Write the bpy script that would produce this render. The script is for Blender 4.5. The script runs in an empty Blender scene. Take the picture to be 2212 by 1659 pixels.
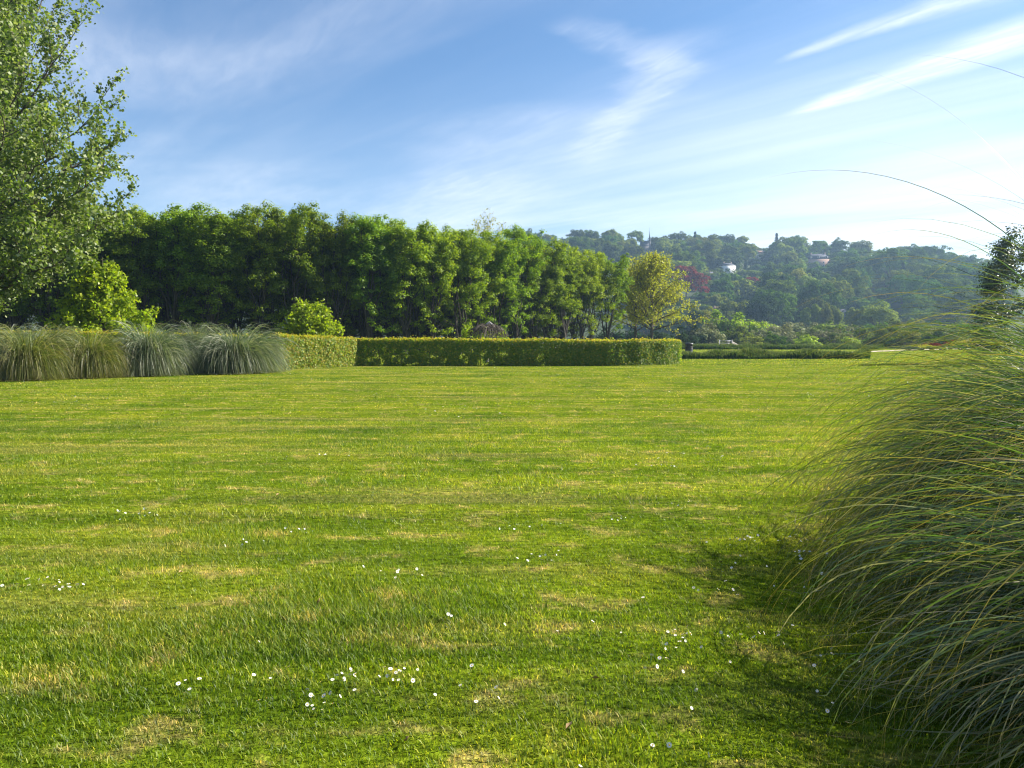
import bpy, math, random
import numpy as np
from mathutils import Vector

R = math.radians
random.seed(7)
scene = bpy.context.scene
COL = scene.collection

# ------------------------------------------------------------------ camera
EYE = 1.6
FPX, CX, CY, HORIZ = 1671.0, 1106.0, 829.5, 728.0        # measured on a 2212 px wide copy of the photograph
PITCH = math.atan((CY - HORIZ) / FPX)
cam_d = bpy.data.cameras.new('camera')
cam = bpy.data.objects.new('camera', cam_d)
COL.objects.link(cam)
cam.location = (0, 0, EYE)
cam.rotation_euler = (R(90) - PITCH, 0, 0)
cam_d.sensor_width = 36
cam_d.lens = 18 / (CX / FPX)
cam_d.clip_start = 0.05
cam_d.clip_end = 12000
scene.camera = cam

# ------------------------------------------------------------------ sun, sky, exposure
SUN_AZ, SUN_EL = R(74), R(37)          # azimuth measured from +Y towards +X
sun_vec = Vector((math.sin(SUN_AZ) * math.cos(SUN_EL), math.cos(SUN_AZ) * math.cos(SUN_EL), math.sin(SUN_EL)))
sl = bpy.data.lights.new('sun', 'SUN')
sl.energy = 5.0
sl.angle = R(0.53)
sl.color = (1.0, 0.93, 0.80)
so = bpy.data.objects.new('sun', sl)
COL.objects.link(so)
so.rotation_euler = sun_vec.to_track_quat('Z', 'Y').to_euler()

world = bpy.data.worlds.new('World')
scene.world = world
world.use_nodes = True
wn, wl = world.node_tree.nodes, world.node_tree.links
wn.clear()


def wnode(t, **kw):
    n = wn.new(t)
    for k, v in kw.items():
        setattr(n, k, v)
    return n


def wmath(op, a, b=None, c=None, clamp=False):
    n = wnode('ShaderNodeMath', operation=op, use_clamp=clamp)
    for i, v in enumerate((a, b, c)):
        if v is None:
            continue
        if isinstance(v, (int, float)):
            n.inputs[i].default_value = v
        else:
            wl.new(v, n.inputs[i])
    return n.outputs[0]


def wsmooth(v, lo, hi, t0=0.0, t1=1.0):
    n = wnode('ShaderNodeMapRange', interpolation_type='SMOOTHSTEP')
    wl.new(v, n.inputs[0])
    for i, x in enumerate((lo, hi, t0, t1)):
        n.inputs[i + 1].default_value = x
    return n.outputs[0]


sky = wnode('ShaderNodeTexSky', sky_type='NISHITA')
sky.sun_disc = False
sky.sun_elevation = SUN_EL
sky.sun_rotation = SUN_AZ
sky.altitude = 0
sky.air_density = 1.0
sky.dust_density = 0.6
sky.ozone_density = 2.6
tc = wnode('ShaderNodeTexCoord')
sep = wnode('ShaderNodeSeparateXYZ')
wl.new(tc.outputs['Generated'], sep.inputs[0])
dz = wmath('MAXIMUM', sep.outputs[2], 0.035)
U = wmath('DIVIDE', sep.outputs[0], dz)
V = wmath('DIVIDE', sep.outputs[1], dz)
comb = wnode('ShaderNodeCombineXYZ')
wl.new(U, comb.inputs[0]); wl.new(V, comb.inputs[1])
PLANE = comb.outputs[0]


def wnoise(vec, scale, detail=6, rough=0.55, dist=0.0):
    n = wnode('ShaderNodeTexNoise')
    n.inputs['Scale'].default_value = scale
    n.inputs['Detail'].default_value = detail
    n.inputs['Roughness'].default_value = rough
    n.inputs['Distortion'].default_value = dist
    wl.new(vec, n.inputs['Vector'])
    return n.outputs[0]


def wmap(rot, sx, sy, ox=0.0, oy=0.0):
    a = wnode('ShaderNodeVectorRotate', rotation_type='Z_AXIS')
    wl.new(PLANE, a.inputs[0]); a.inputs['Angle'].default_value = rot
    m = wnode('ShaderNodeMapping')
    wl.new(a.outputs[0], m.inputs[0])
    m.inputs['Scale'].default_value = (sx, sy, 1)
    m.inputs['Location'].default_value = (ox, oy, 0)
    return m.outputs[0]


warp = wnoise(PLANE, 1.7, 5, 0.6)
fine = wnoise(wmap(R(60), 1.3, 5.0), 2.2, 8, 0.62, 0.5)
veil = wnoise(wmap(R(60), 0.30, 0.55, 3.1, 1.7), 1.0, 5, 0.5, 0.4)
veil2 = wnoise(wmap(R(48), 0.10, 0.9, 7.3, 2.0), 1.1, 6, 0.55, 0.3)


def streak(p0, p1, w0, w1, strength, wob=0.25):
    """a long cirrus streak lying on the cloud layer between two points of that layer"""
    tx, ty = p1[0] - p0[0], p1[1] - p0[1]
    L = math.hypot(tx, ty); tx, ty = tx / L, ty / L
    du = wmath('SUBTRACT', U, p0[0]); dv = wmath('SUBTRACT', V, p0[1])
    a = wmath('DIVIDE', wmath('ADD', wmath('MULTIPLY', du, tx), wmath('MULTIPLY', dv, ty)), L)
    c = wmath('ADD', wmath('MULTIPLY', du, -ty), wmath('MULTIPLY', dv, tx))
    c = wmath('ADD', c, wmath('MULTIPLY', wmath('SUBTRACT', warp, 0.5), wob))
    w = wmath('ADD', w0, wmath('MULTIPLY', a, w1 - w0))
    q = wmath('DIVIDE', wmath('ABSOLUTE', c), wmath('MAXIMUM', w, 0.01))
    body = wsmooth(q, 1.0, 0.0)
    ends = wmath('MULTIPLY', wsmooth(a, 0.0, 0.25), wsmooth(a, 1.6, 0.9))
    tex = wsmooth(fine, 0.25, 0.75, 0.35, 1.0)
    return wmath('MULTIPLY', wmath('MULTIPLY', body, ends), wmath('MULTIPLY', tex, strength))


sdot = wnode('ShaderNodeVectorMath', operation='DOT_PRODUCT')
wl.new(tc.outputs['Generated'], sdot.inputs[0]); sdot.inputs[1].default_value = tuple(sun_vec)
toward = wsmooth(sdot.outputs['Value'], 0.15, 0.95)      # thin ice cloud is brighter towards the sun
thin = wnoise(wmap(R(55), 0.16, 0.5, 1.3, 4.4), 1.0, 6, 0.55, 0.4)
parts = [
    streak((0.93, 2.92), (1.44, 2.20), 0.03, 0.16, 0.62, 0.12),
    streak((1.22, 3.64), (1.76, 2.56), 0.06, 0.27, 0.8, 0.16),
    streak((0.14, 2.46), (0.58, 2.92), 0.10, 0.20, 0.20, 0.40),
    streak((0.60, 2.50), (0.46, 4.0), 0.16, 0.22, 0.34, 0.40),
    wmath('MULTIPLY', wsmooth(veil, 0.44, 0.74), wsmooth(fine, 0.2, 0.8, 0.20, 0.42)),
    wmath('MULTIPLY', wsmooth(veil2, 0.42, 0.74), 0.30),
    wmath('MULTIPLY', wmath('MULTIPLY', wsmooth(sep.outputs[2], 0.36, 0.12), wsmooth(toward, 0.0, 0.75, 0.12, 0.78)), wsmooth(thin, 0.28, 0.66, 0.45, 0.95)),
]
cl = parts[0]
for p in parts[1:]:
    cl = wmath('SUBTRACT', 1.0, wmath('MULTIPLY', wmath('SUBTRACT', 1.0, cl), wmath('SUBTRACT', 1.0, p)))
cl = wmath('MULTIPLY', cl, wsmooth(sep.outputs[2], 0.0, 0.08), clamp=True)
gain = wnode('ShaderNodeMix', data_type='RGBA', blend_type='MULTIPLY')
gain.inputs['Factor'].default_value = 1.0
wl.new(sky.outputs[0], gain.inputs['A'])
gain.inputs['B'].default_value = (0.76, 0.99, 1.16, 1)
cmix = wnode('ShaderNodeMix', data_type='RGBA')
wl.new(cl, cmix.inputs['Factor'])
wl.new(gain.outputs['Result'], cmix.inputs['A'])
cmix.inputs['B'].default_value = (9.8, 9.9, 10.3, 1)
bg = wnode('ShaderNodeBackground')
bg.inputs['Strength'].default_value = 0.050
wl.new(cmix.outputs['Result'], bg.inputs['Color'])
wo = wnode('ShaderNodeOutputWorld')
wl.new(bg.outputs[0], wo.inputs['Surface'])

vs = scene.view_settings
vs.view_transform = 'Standard'
vs.look = 'None'
vs.exposure = 1.5
vs.gamma = 1
scene.render.engine = 'CYCLES'
cy = scene.cycles
cy.use_denoising = True
cy.denoising_prefilter = 'ACCURATE'
cy.denoising_input_passes = 'RGB_ALBEDO_NORMAL'
cy.max_bounces = 7
cy.diffuse_bounces = 3
cy.glossy_bounces = 2
cy.transmission_bounces = 4
cy.volume_bounces = 0
cy.caustics_reflective = False
cy.caustics_refractive = False
cy.sample_clamp_indirect = 6
cy.sample_clamp_direct = 12
cy.filter_width = 1.15


# ------------------------------------------------------------------ helpers
def ray(px, py):
    cx, cy_ = (px - CX) / FPX, (CY - py) / FPX
    c, s = math.cos(PITCH), math.sin(PITCH)
    return Vector((cx, c + cy_ * s, -s + cy_ * c))


def at(px, py, d):
    r = ray(px, py)
    return Vector((0, 0, EYE)) + r * (d / r.y)


def sm(a, b, x):
    t = np.clip((x - a) / (b - a), 0, 1)
    return t * t * (3 - 2 * t)


def ground(x, y):
    """height of the near ground: a mown lawn with faint swells that falls away past the far verge"""
    x = np.asarray(x, float); y = np.asarray(y, float)
    sw = 0.05 * np.sin(x * 0.16 + 0.7) * np.sin(y * 0.19 + 0.4) * sm(6, 16, y) * (1 - sm(26, 36, y))
    return sw - 1.25 * sm(106, 140, y)


def hill(x, y):
    """the wooded hillside"""
    x = np.asarray(x, float); y = np.asarray(y, float)
    crest = 66 + 8 * sm(-120, 60, x) - 30 * sm(210, 420, x) + 3.0 * np.sin(x * 0.021) - 22 * sm(20, -160, x)
    t = np.clip((y - 318 - 14 * np.sin(x * 0.013)) / 330, 0, 1)
    prof = t ** 0.9 * (1 - 0.10 * np.sin(t * math.pi))
    return -2.2 + crest * prof + 1.2 * np.sin(x * 0.05 + y * 0.031) * t


def gz(x, y):
    return float(ground(x, y))


def hit_ground(px, py):
    r = ray(px, py)
    t = 2.0
    for _ in range(60):
        p = Vector((0, 0, EYE)) + r * t
        t += (p.z - gz(p.x, p.y)) / -r.z * 0.9
    return Vector((0, 0, EYE)) + r * t


def hit_hill(px, py):
    r = ray(px, py)
    t = 300.0
    while t < 900:
        p = Vector((0, 0, EYE)) + r * t
        if p.z < float(hill(p.x, p.y)):
            return p
        t += 1.0
    return p


_tab = np.random.default_rng(5).random((256, 256))


def vnoise(x, y, f, seed=0):
    x = np.asarray(x) * f + seed * 17.3; y = np.asarray(y) * f + seed * 9.1
    xi = np.floor(x).astype(int); yi = np.floor(y).astype(int)
    fx = x - xi; fy = y - yi
    fx = fx * fx * (3 - 2 * fx); fy = fy * fy * (3 - 2 * fy)
    g = lambda i, j: _tab[(xi + i) & 255, (yi + j) & 255]
    return (g(0, 0) * (1 - fx) + g(1, 0) * fx) * (1 - fy) + (g(0, 1) * (1 - fx) + g(1, 1) * fx) * fy


def mesh_from(name, V, faces, mats=None, fmat=None, smooth=False, attr=None):
    """faces: list of integer arrays (n, k), all indexing V"""
    me = bpy.data.meshes.new(name)
    V = np.ascontiguousarray(V, dtype=np.float32)
    faces = [np.asarray(f, dtype=np.int32) for f in faces if len(f)]
    nl = sum(f.size for f in faces); nf = sum(len(f) for f in faces)
    me.vertices.add(len(V)); me.loops.add(nl); me.polygons.add(nf)
    me.vertices.foreach_set('co', V.ravel())
    me.loops.foreach_set('vertex_index', np.concatenate([f.ravel() for f in faces]))
    tot = np.concatenate([np.full(len(f), f.shape[1], np.int32) for f in faces])
    st = np.concatenate([[0], np.cumsum(tot)[:-1]]).astype(np.int32)
    me.polygons.foreach_set('loop_start', st)
    if smooth:
        me.polygons.foreach_set('use_smooth', np.ones(nf, bool))
    for m in (mats or []):
        me.materials.append(m)
    if fmat is not None:
        me.polygons.foreach_set('material_index', np.asarray(fmat, np.int32))
    if attr is not None:
        a = me.attributes.new('along', 'FLOAT', 'POINT')
        a.data.foreach_set('value', np.asarray(attr, np.float32))
    me.update(calc_edges=True)
    return me


def link(name, data, parent=None, loc=None):
    o = bpy.data.objects.new(name, data)
    COL.objects.link(o)
    if parent is not None:
        o.parent = parent
    if loc is not None:
        o.location = loc
    return o


def tag(o, label, cat, group=None):
    o['label'] = label
    o['category'] = cat
    if group:
        o['group'] = group
    return o


def thing(name, label, cat, loc=(0, 0, 0), rz=0.0, scale=None, group=None):
    o = link(name, None, None, loc)
    o.empty_display_size = 0.3
    o.rotation_euler = (0, 0, rz)
    if scale is not None:
        o.scale = scale if hasattr(scale, '__len__') else (scale,) * 3
    return tag(o, label, cat, group)


class MB:
    """collects boxes, tubes, lathes into one mesh"""

    def __init__(self):
        self.v, self.f, self.n = [], {}, 0

    def add(self, V, faces):
        V = np.asarray(V, float)
        for f in faces:
            self.f.setdefault(len(f), []).append([i + self.n for i in f])
        self.v.append(V); self.n += len(V)
        return self

    def box(self, x0, x1, y0, y1, z0, z1):
        return self.add([(x0, y0, z0), (x1, y0, z0), (x1, y1, z0), (x0, y1, z0), (x0, y0, z1), (x1, y0, z1), (x1, y1, z1), (x0, y1, z1)],
                        [(0, 3, 2, 1), (4, 5, 6, 7), (0, 1, 5, 4), (1, 2, 6, 5), (2, 3, 7, 6), (3, 0, 4, 7)])

    def tube(self, P, rad, n=6, cap=True):
        P = np.asarray(P, float); m = len(P)
        T = np.gradient(P, axis=0); T /= np.linalg.norm(T, axis=1)[:, None] + 1e-9
        ref = np.array([0.31, 0.95, 0.07]) if abs(T[0][2]) > 0.5 else np.array([0.05, 0.1, 1.0])
        A = np.cross(T, ref); A /= np.linalg.norm(A, axis=1)[:, None] + 1e-9
        B = np.cross(T, A)
        rad = np.broadcast_to(np.asarray(rad, float), (m,))
        an = np.arange(n) * 2 * math.pi / n
        V = P[:, None, :] + rad[:, None, None] * (np.cos(an)[None, :, None] * A[:, None, :] + np.sin(an)[None, :, None] * B[:, None, :])
        F = [(i * n + j, i * n + (j + 1) % n, (i + 1) * n + (j + 1) % n, (i + 1) * n + j) for i in range(m - 1) for j in range(n)]
        self.add(V.reshape(-1, 3), F)
        if cap:
            self.add(V[0], [tuple(range(n))]); self.add(V[-1], [tuple(range(n))])
        return self

    def lathe(self, prof, n=24, c=(0, 0)):
        an = np.arange(n) * 2 * math.pi / n
        V = [(c[0] + r * math.cos(a), c[1] + r * math.sin(a), z) for r, z in prof for a in an]
        F = [(i * n + j, i * n + (j + 1) % n, (i + 1) * n + (j + 1) % n, (i + 1) * n + j) for i in range(len(prof) - 1) for j in range(n)]
        return self.add(V, F)

    def mesh(self, name, mat, smooth=False):
        return mesh_from(name, np.concatenate(self.v), [np.array(f) for f in self.f.values()], [mat], smooth=smooth)

    def build(self, name, mat, parent=None, smooth=False):
        return link(name, self.mesh(name, mat, smooth), parent)


# ------------------------------------------------------------------ materials
def newmat(name):
    m = bpy.data.materials.new(name)
    m.use_nodes = True
    m.node_tree.nodes.clear()
    return m, m.node_tree.nodes, m.node_tree.links


def ramp(nt, fac, stops):
    r = nt.nodes.new('ShaderNodeValToRGB')
    e = r.color_ramp.elements
    while len(e) < len(stops):
        e.new(0.5)
    for el, (p, c) in zip(e, stops):
        el.position = p; el.color = (*c, 1)
    nt.links.new(fac, r.inputs[0])
    return r.outputs[0]


def leafmat(name, cols, trans=(1.9, 2.0, 0.75), tw=0.42, gloss=0.05, rough=0.38, objvar=0.25, hue=0.02, world_var=0.0):
    """two-sided leaf: matt reflection, light let through, a little wax gloss; colour differs from leaf to leaf and tree to tree"""
    m, n, l = newmat(name)
    g = n.new('ShaderNodeNewGeometry')
    k = len(cols)
    c = ramp(m.node_tree, g.outputs['Random Per Island'], [(i / max(1, k - 1), col) for i, col in enumerate(cols)])
    oi = n.new('ShaderNodeObjectInfo')
    hs = n.new('ShaderNodeHueSaturation')
    l.new(c, hs.inputs['Color'])
    mr = n.new('ShaderNodeMapRange'); l.new(oi.outputs['Random'], mr.inputs[0])
    mr.inputs[3].default_value = 1 - objvar; mr.inputs[4].default_value = 1 + objvar
    l.new(mr.outputs[0], hs.inputs['Value'])
    w = n.new('ShaderNodeMath'); w.operation = 'MULTIPLY'; w.inputs[1].default_value = 7.31; l.new(oi.outputs['Random'], w.inputs[0])
    fr = n.new('ShaderNodeMath'); fr.operation = 'FRACT'; l.new(w.outputs[0], fr.inputs[0])
    mh = n.new('ShaderNodeMapRange'); l.new(fr.outputs[0], mh.inputs[0])
    mh.inputs[3].default_value = 0.5 - hue; mh.inputs[4].default_value = 0.5 + hue
    l.new(mh.outputs[0], hs.inputs['Hue'])
    col = hs.outputs[0]
    tm = n.new('ShaderNodeMix'); tm.data_type = 'RGBA'; tm.blend_type = 'MULTIPLY'; tm.inputs['Factor'].default_value = 1
    l.new(col, tm.inputs['A']); tm.inputs['B'].default_value = (*trans, 1)
    d = n.new('ShaderNodeBsdfDiffuse'); l.new(col, d.inputs[0])
    t = n.new('ShaderNodeBsdfTranslucent'); l.new(tm.outputs['Result'], t.inputs[0])
    mx = n.new('ShaderNodeMixShader'); mx.inputs[0].default_value = tw
    l.new(d.outputs[0], mx.inputs[1]); l.new(t.outputs[0], mx.inputs[2])
    gl = n.new('ShaderNodeBsdfGlossy'); gl.inputs['Roughness'].default_value = rough
    mx2 = n.new('ShaderNodeMixShader'); mx2.inputs[0].default_value = gloss
    l.new(mx.outputs[0], mx2.inputs[1]); l.new(gl.outputs[0], mx2.inputs[2])
    o = n.new('ShaderNodeOutputMaterial'); l.new(mx2.outputs[0], o.inputs[0])
    return m


def solid(name, col, rough=0.8, var=0.15, scale=6.0, bump=0.0, metal=0.0, spec=0.3):
    m, n, l = newmat(name)
    p = n.new('ShaderNodeBsdfPrincipled')
    p.inputs['Roughness'].default_value = rough
    p.inputs['Metallic'].default_value = metal
    p.inputs['Specular IOR Level'].default_value = spec
    tx = n.new('ShaderNodeTexCoord')
    nz = n.new('ShaderNodeTexNoise'); nz.inputs['Scale'].default_value = scale; nz.inputs['Detail'].default_value = 6
    l.new(tx.outputs['Object'], nz.inputs['Vector'])
    lo = tuple(c * (1 - var) for c in col); hi = tuple(min(1, c * (1 + var)) for c in col)
    l.new(ramp(m.node_tree, nz.outputs[0], [(0.3, lo), (0.7, hi)]), p.inputs['Base Color'])
    if bump:
        b = n.new('ShaderNodeBump'); b.inputs['Strength'].default_value = bump
        l.new(nz.outputs[0], b.inputs['Height']); l.new(b.outputs[0], p.inputs['Normal'])
    o = n.new('ShaderNodeOutputMaterial'); l.new(p.outputs[0], o.inputs[0])
    return m


def turf_colour(m, n, l):
    """shared colour field of the lawn in world position: greens, yellowed and straw patches, mower bands"""
    g = n.new('ShaderNodeNewGeometry')

    def nz(scale, detail=5, sx=1, sy=1, rot=0, rough=0.55, dist=0.0):
        mp = n.new('ShaderNodeMapping'); mp.inputs['Scale'].default_value = (sx, sy, 0.0)
        mp.inputs['Rotation'].default_value = (0, 0, rot)
        l.new(g.outputs['Position'], mp.inputs[0])
        t = n.new('ShaderNodeTexNoise'); t.inputs['Scale'].default_value = scale; t.inputs['Detail'].default_value = detail
        t.inputs['Roughness'].default_value = rough; t.inputs['Distortion'].default_value = dist
        l.new(mp.outputs[0], t.inputs['Vector'])
        return t.outputs[0]
    base = ramp(m.node_tree, nz(0.55, 5), [(0.30, (0.078, 0.132, 0.008)), (0.50, (0.138, 0.190, 0.010)), (0.70, (0.210, 0.232, 0.018))])
    straw = n.new('ShaderNodeMapRange'); straw.interpolation_type = 'SMOOTHSTEP'
    l.new(nz(2.1, 7, 1, 1.4, 0.15, 0.68, 0.2), straw.inputs[0])
    straw.inputs[1].default_value = 0.50; straw.inputs[2].default_value = 0.68; straw.inputs[4].default_value = 0.75
    band = n.new('ShaderNodeMapRange'); band.interpolation_type = 'SMOOTHSTEP'
    l.new(nz(0.9, 5, 0.16, 1.0, 0.06, 0.6, 0.2), band.inputs[0])
    band.inputs[1].default_value = 0.50; band.inputs[2].default_value = 0.72; band.inputs[4].default_value = 0.5
    mxv = n.new('ShaderNodeMath'); mxv.operation = 'MAXIMUM'; l.new(straw.outputs[0], mxv.inputs[0]); l.new(band.outputs[0], mxv.inputs[1])
    mx = n.new('ShaderNodeMix'); mx.data_type = 'RGBA'
    l.new(mxv.outputs[0], mx.inputs['Factor']); l.new(base, mx.inputs['A']); mx.inputs['B'].default_value = (0.38, 0.295, 0.10, 1)
    lines = ramp(m.node_tree, nz(1.0, 4, 0.07, 2.6, 0.03, 0.6, 0.15), [(0.36, (0.62, 0.70, 0.70)), (0.52, (1.0, 1.0, 1.0)), (0.68, (1.30, 1.22, 1.2))])
    ml = n.new('ShaderNodeMix'); ml.data_type = 'RGBA'; ml.blend_type = 'MULTIPLY'; ml.inputs['Factor'].default_value = 0.85
    l.new(mx.outputs['Result'], ml.inputs['A']); l.new(lines, ml.inputs['B'])
    return ml.outputs['Result'], nz


def lawn_ground_mat():
    m, n, l = newmat('lawn_turf')
    c, nz = turf_colour(m, n, l)
    speck = ramp(m.node_tree, nz(22, 5, 0.45, 1.0), [(0.34, (0.28, 0.30, 0.30)), (0.66, (1.10, 1.10, 1.10))])  # dark specks: thatch plus painted-in shade between the blades
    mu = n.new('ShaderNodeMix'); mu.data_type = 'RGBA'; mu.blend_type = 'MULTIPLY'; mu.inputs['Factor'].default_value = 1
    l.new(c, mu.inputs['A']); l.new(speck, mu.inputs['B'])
    d = n.new('ShaderNodeBsdfDiffuse'); l.new(mu.outputs['Result'], d.inputs[0])
    b = n.new('ShaderNodeBump'); b.inputs['Strength'].default_value = 0.9; b.inputs['Distance'].default_value = 0.03
    l.new(nz(30, 6), b.inputs['Height']); l.new(b.outputs[0], d.inputs['Normal'])
    o = n.new('ShaderNodeOutputMaterial'); l.new(d.outputs[0], o.inputs[0])
    return m


def lawn_blade_mat():
    m, n, l = newmat('lawn_blade')
    c, nz = turf_colour(m, n, l)
    g = n.new('ShaderNodeNewGeometry')
    rv = ramp(m.node_tree, g.outputs['Random Per Island'],
              [(0.0, (0.38, 0.52, 0.5)), (0.40, (0.85, 0.95, 0.85)), (0.80, (1.35, 1.35, 1.0)), (0.90, (2.2, 1.75, 2.2)), (1.0, (2.9, 2.1, 3.2))])
    mu = n.new('ShaderNodeMix'); mu.data_type = 'RGBA'; mu.blend_type = 'MULTIPLY'; mu.inputs['Factor'].default_value = 1
    l.new(c, mu.inputs['A']); l.new(rv, mu.inputs['B'])
    tm = n.new('ShaderNodeMix'); tm.data_type = 'RGBA'; tm.blend_type = 'MULTIPLY'; tm.inputs['Factor'].default_value = 1
    l.new(mu.outputs['Result'], tm.inputs['A']); tm.inputs['B'].default_value = (1.7, 1.8, 0.8, 1)
    d = n.new('ShaderNodeBsdfDiffuse'); l.new(mu.outputs['Result'], d.inputs[0])
    t = n.new('ShaderNodeBsdfTranslucent'); l.new(tm.outputs['Result'], t.inputs[0])
    mx = n.new('ShaderNodeMixShader'); mx.inputs[0].default_value = 0.45
    l.new(d.outputs[0], mx.inputs[1]); l.new(t.outputs[0], mx.inputs[2])
    gl = n.new('ShaderNodeBsdfGlossy'); gl.inputs['Roughness'].default_value = 0.5
    m2 = n.new('ShaderNodeMixShader'); m2.inputs[0].default_value = 0.02
    l.new(mx.outputs[0], m2.inputs[1]); l.new(gl.outputs[0], m2.inputs[2])
    o = n.new('ShaderNodeOutputMaterial'); l.new(m2.outputs[0], o.inputs[0])
    return m


def reed_mat(name, stops, tipmix, gloss=0.08, dry=0.9, tr=(1.5, 1.55, 0.75)):
    """ornamental grass blade: colour by blade, dry towards the tip"""
    m, n, l = newmat(name)
    g = n.new('ShaderNodeNewGeometry')
    c = ramp(m.node_tree, g.outputs['Random Per Island'], stops)
    a = n.new('ShaderNodeAttribute'); a.attribute_name = 'along'
    mr = n.new('ShaderNodeMapRange'); mr.interpolation_type = 'SMOOTHSTEP'; l.new(a.outputs['Fac'], mr.inputs[0])
    mr.inputs[1].default_value = 0.55; mr.inputs[2].default_value = 1.05; mr.inputs[4].default_value = dry
    ri = n.new('ShaderNodeMath'); ri.operation = 'MULTIPLY'; ri.inputs[1].default_value = 13.7; l.new(g.outputs['Random Per Island'], ri.inputs[0])
    fr = n.new('ShaderNodeMath'); fr.operation = 'FRACT'; l.new(ri.outputs[0], fr.inputs[0])
    mu = n.new('ShaderNodeMath'); mu.operation = 'MULTIPLY'; l.new(mr.outputs[0], mu.inputs[0]); l.new(fr.outputs[0], mu.inputs[1])
    mx = n.new('ShaderNodeMix'); mx.data_type = 'RGBA'; l.new(mu.outputs[0], mx.inputs['Factor'])
    l.new(c, mx.inputs['A']); mx.inputs['B'].default_value = (*tipmix, 1)
    tm = n.new('ShaderNodeMix'); tm.data_type = 'RGBA'; tm.blend_type = 'MULTIPLY'; tm.inputs['Factor'].default_value = 1
    l.new(mx.outputs['Result'], tm.inputs['A']); tm.inputs['B'].default_value = (*tr, 1)
    d = n.new('ShaderNodeBsdfDiffuse'); l.new(mx.outputs['Result'], d.inputs[0])
    t = n.new('ShaderNodeBsdfTranslucent'); l.new(tm.outputs['Result'], t.inputs[0])
    x1 = n.new('ShaderNodeMixShader'); x1.inputs[0].default_value = 0.38
    l.new(d.outputs[0], x1.inputs[1]); l.new(t.outputs[0], x1.inputs[2])
    gl = n.new('ShaderNodeBsdfGlossy'); gl.inputs['Roughness'].default_value = 0.42
    x2 = n.new('ShaderNodeMixShader'); x2.inputs[0].default_value = gloss
    l.new(x1.outputs[0], x2.inputs[1]); l.new(gl.outputs[0], x2.inputs[2])
    o = n.new('ShaderNodeOutputMaterial'); l.new(x2.outputs[0], o.inputs[0])
    return m


M = {}
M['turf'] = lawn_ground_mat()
M['blade'] = lawn_blade_mat()
M['hillfloor'] = solid('hill_undergrowth', (0.028, 0.045, 0.014), 1.0, 0.4, 0.08)
M['path'] = solid('sandy_path', (0.40, 0.33, 0.24), 0.95, 0.12, 1.5)
M['bark'] = solid('grey_brown_bark', (0.085, 0.070, 0.055), 0.95, 0.35, 5, 0.6)
M['palebark'] = solid('pale_bark', (0.30, 0.28, 0.25), 0.9, 0.3, 5, 0.4)
M['darkbark'] = solid('dark_bark', (0.050, 0.042, 0.036), 0.95, 0.3, 5, 0.5)
M['poplar'] = leafmat('poplar_leaf', [(0.050, 0.090, 0.010), (0.085, 0.135, 0.013), (0.14, 0.19, 0.020), (0.27, 0.30, 0.17)], tw=0.40, gloss=0.03, rough=0.5, objvar=0.0, hue=0)
M['grove'] = leafmat('grove_leaf', [(0.075, 0.140, 0.006), (0.130, 0.212, 0.008), (0.205, 0.270, 0.011)], trans=(1.9,1.75,0.45), tw=0.52, gloss=0.018, rough=0.5, objvar=0.22, hue=0.014)
M['lime'] = leafmat('lime_leaf', [(0.13, 0.20, 0.010), (0.18, 0.25, 0.012), (0.26, 0.30, 0.018)], tw=0.48, gloss=0.018, objvar=0.05, hue=0.005)
M['olive'] = leafmat('olive_young_leaf', [(0.18, 0.20, 0.025), (0.24, 0.25, 0.035), (0.31, 0.29, 0.05)], tw=0.42, gloss=0.015, objvar=0.05, hue=0.005)
M['hedge'] = leafmat('beech_hedge_leaf', [(0.055, 0.115, 0.010), (0.085, 0.16, 0.012), (0.14, 0.20, 0.014), (0.22, 0.21, 0.02)], tw=0.45, gloss=0.025, rough=0.5, objvar=0.0, hue=0)
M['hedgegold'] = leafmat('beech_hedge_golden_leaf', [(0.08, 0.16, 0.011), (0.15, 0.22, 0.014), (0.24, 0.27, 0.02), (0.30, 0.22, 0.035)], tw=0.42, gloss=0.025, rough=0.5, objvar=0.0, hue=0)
M['hedgetip'] = leafmat('beech_hedge_new_growth_sun_tint', [(0.26, 0.29, 0.02), (0.36, 0.32, 0.03), (0.36, 0.24, 0.05)], tw=0.45, gloss=0.02, rough=0.5, objvar=0.0, hue=0)  # young leaves, with the sunlit look of the hedge top put into their colour
M['wood_a'] = leafmat('woodland_leaf', [(0.045, 0.080, 0.012), (0.068, 0.108, 0.016), (0.100, 0.140, 0.022)], tw=0.30, gloss=0.0, objvar=0.38, hue=0.035)
M['wood_y'] = leafmat('woodland_leaf_fresh', [(0.10, 0.135, 0.024), (0.145, 0.175, 0.034), (0.19, 0.205, 0.05)], tw=0.32, gloss=0.0, objvar=0.25, hue=0.025)
M['wood_d'] = leafmat('conifer_needles', [(0.020, 0.042, 0.018), (0.030, 0.055, 0.022), (0.042, 0.070, 0.026)], tw=0.15, gloss=0.0, objvar=0.2, hue=0.02)
M['copper'] = leafmat('copper_leaf', [(0.11, 0.022, 0.018), (0.15, 0.032, 0.024), (0.20, 0.05, 0.03)], trans=(2.0, 0.8, 0.6), tw=0.25, gloss=0.0, objvar=0.2, hue=0.01)
M['greybush'] = leafmat('grey_scrub_leaf', [(0.11, 0.13, 0.05), (0.16, 0.18, 0.08), (0.25, 0.25, 0.15)], trans=(1.2, 1.25, 0.7), tw=0.25, gloss=0.0, objvar=0.2, hue=0.02)
M['yellow'] = leafmat('golden_leaf', [(0.26, 0.24, 0.02), (0.34, 0.29, 0.03)], tw=0.4, gloss=0.03, objvar=0.1, hue=0.01)
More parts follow.
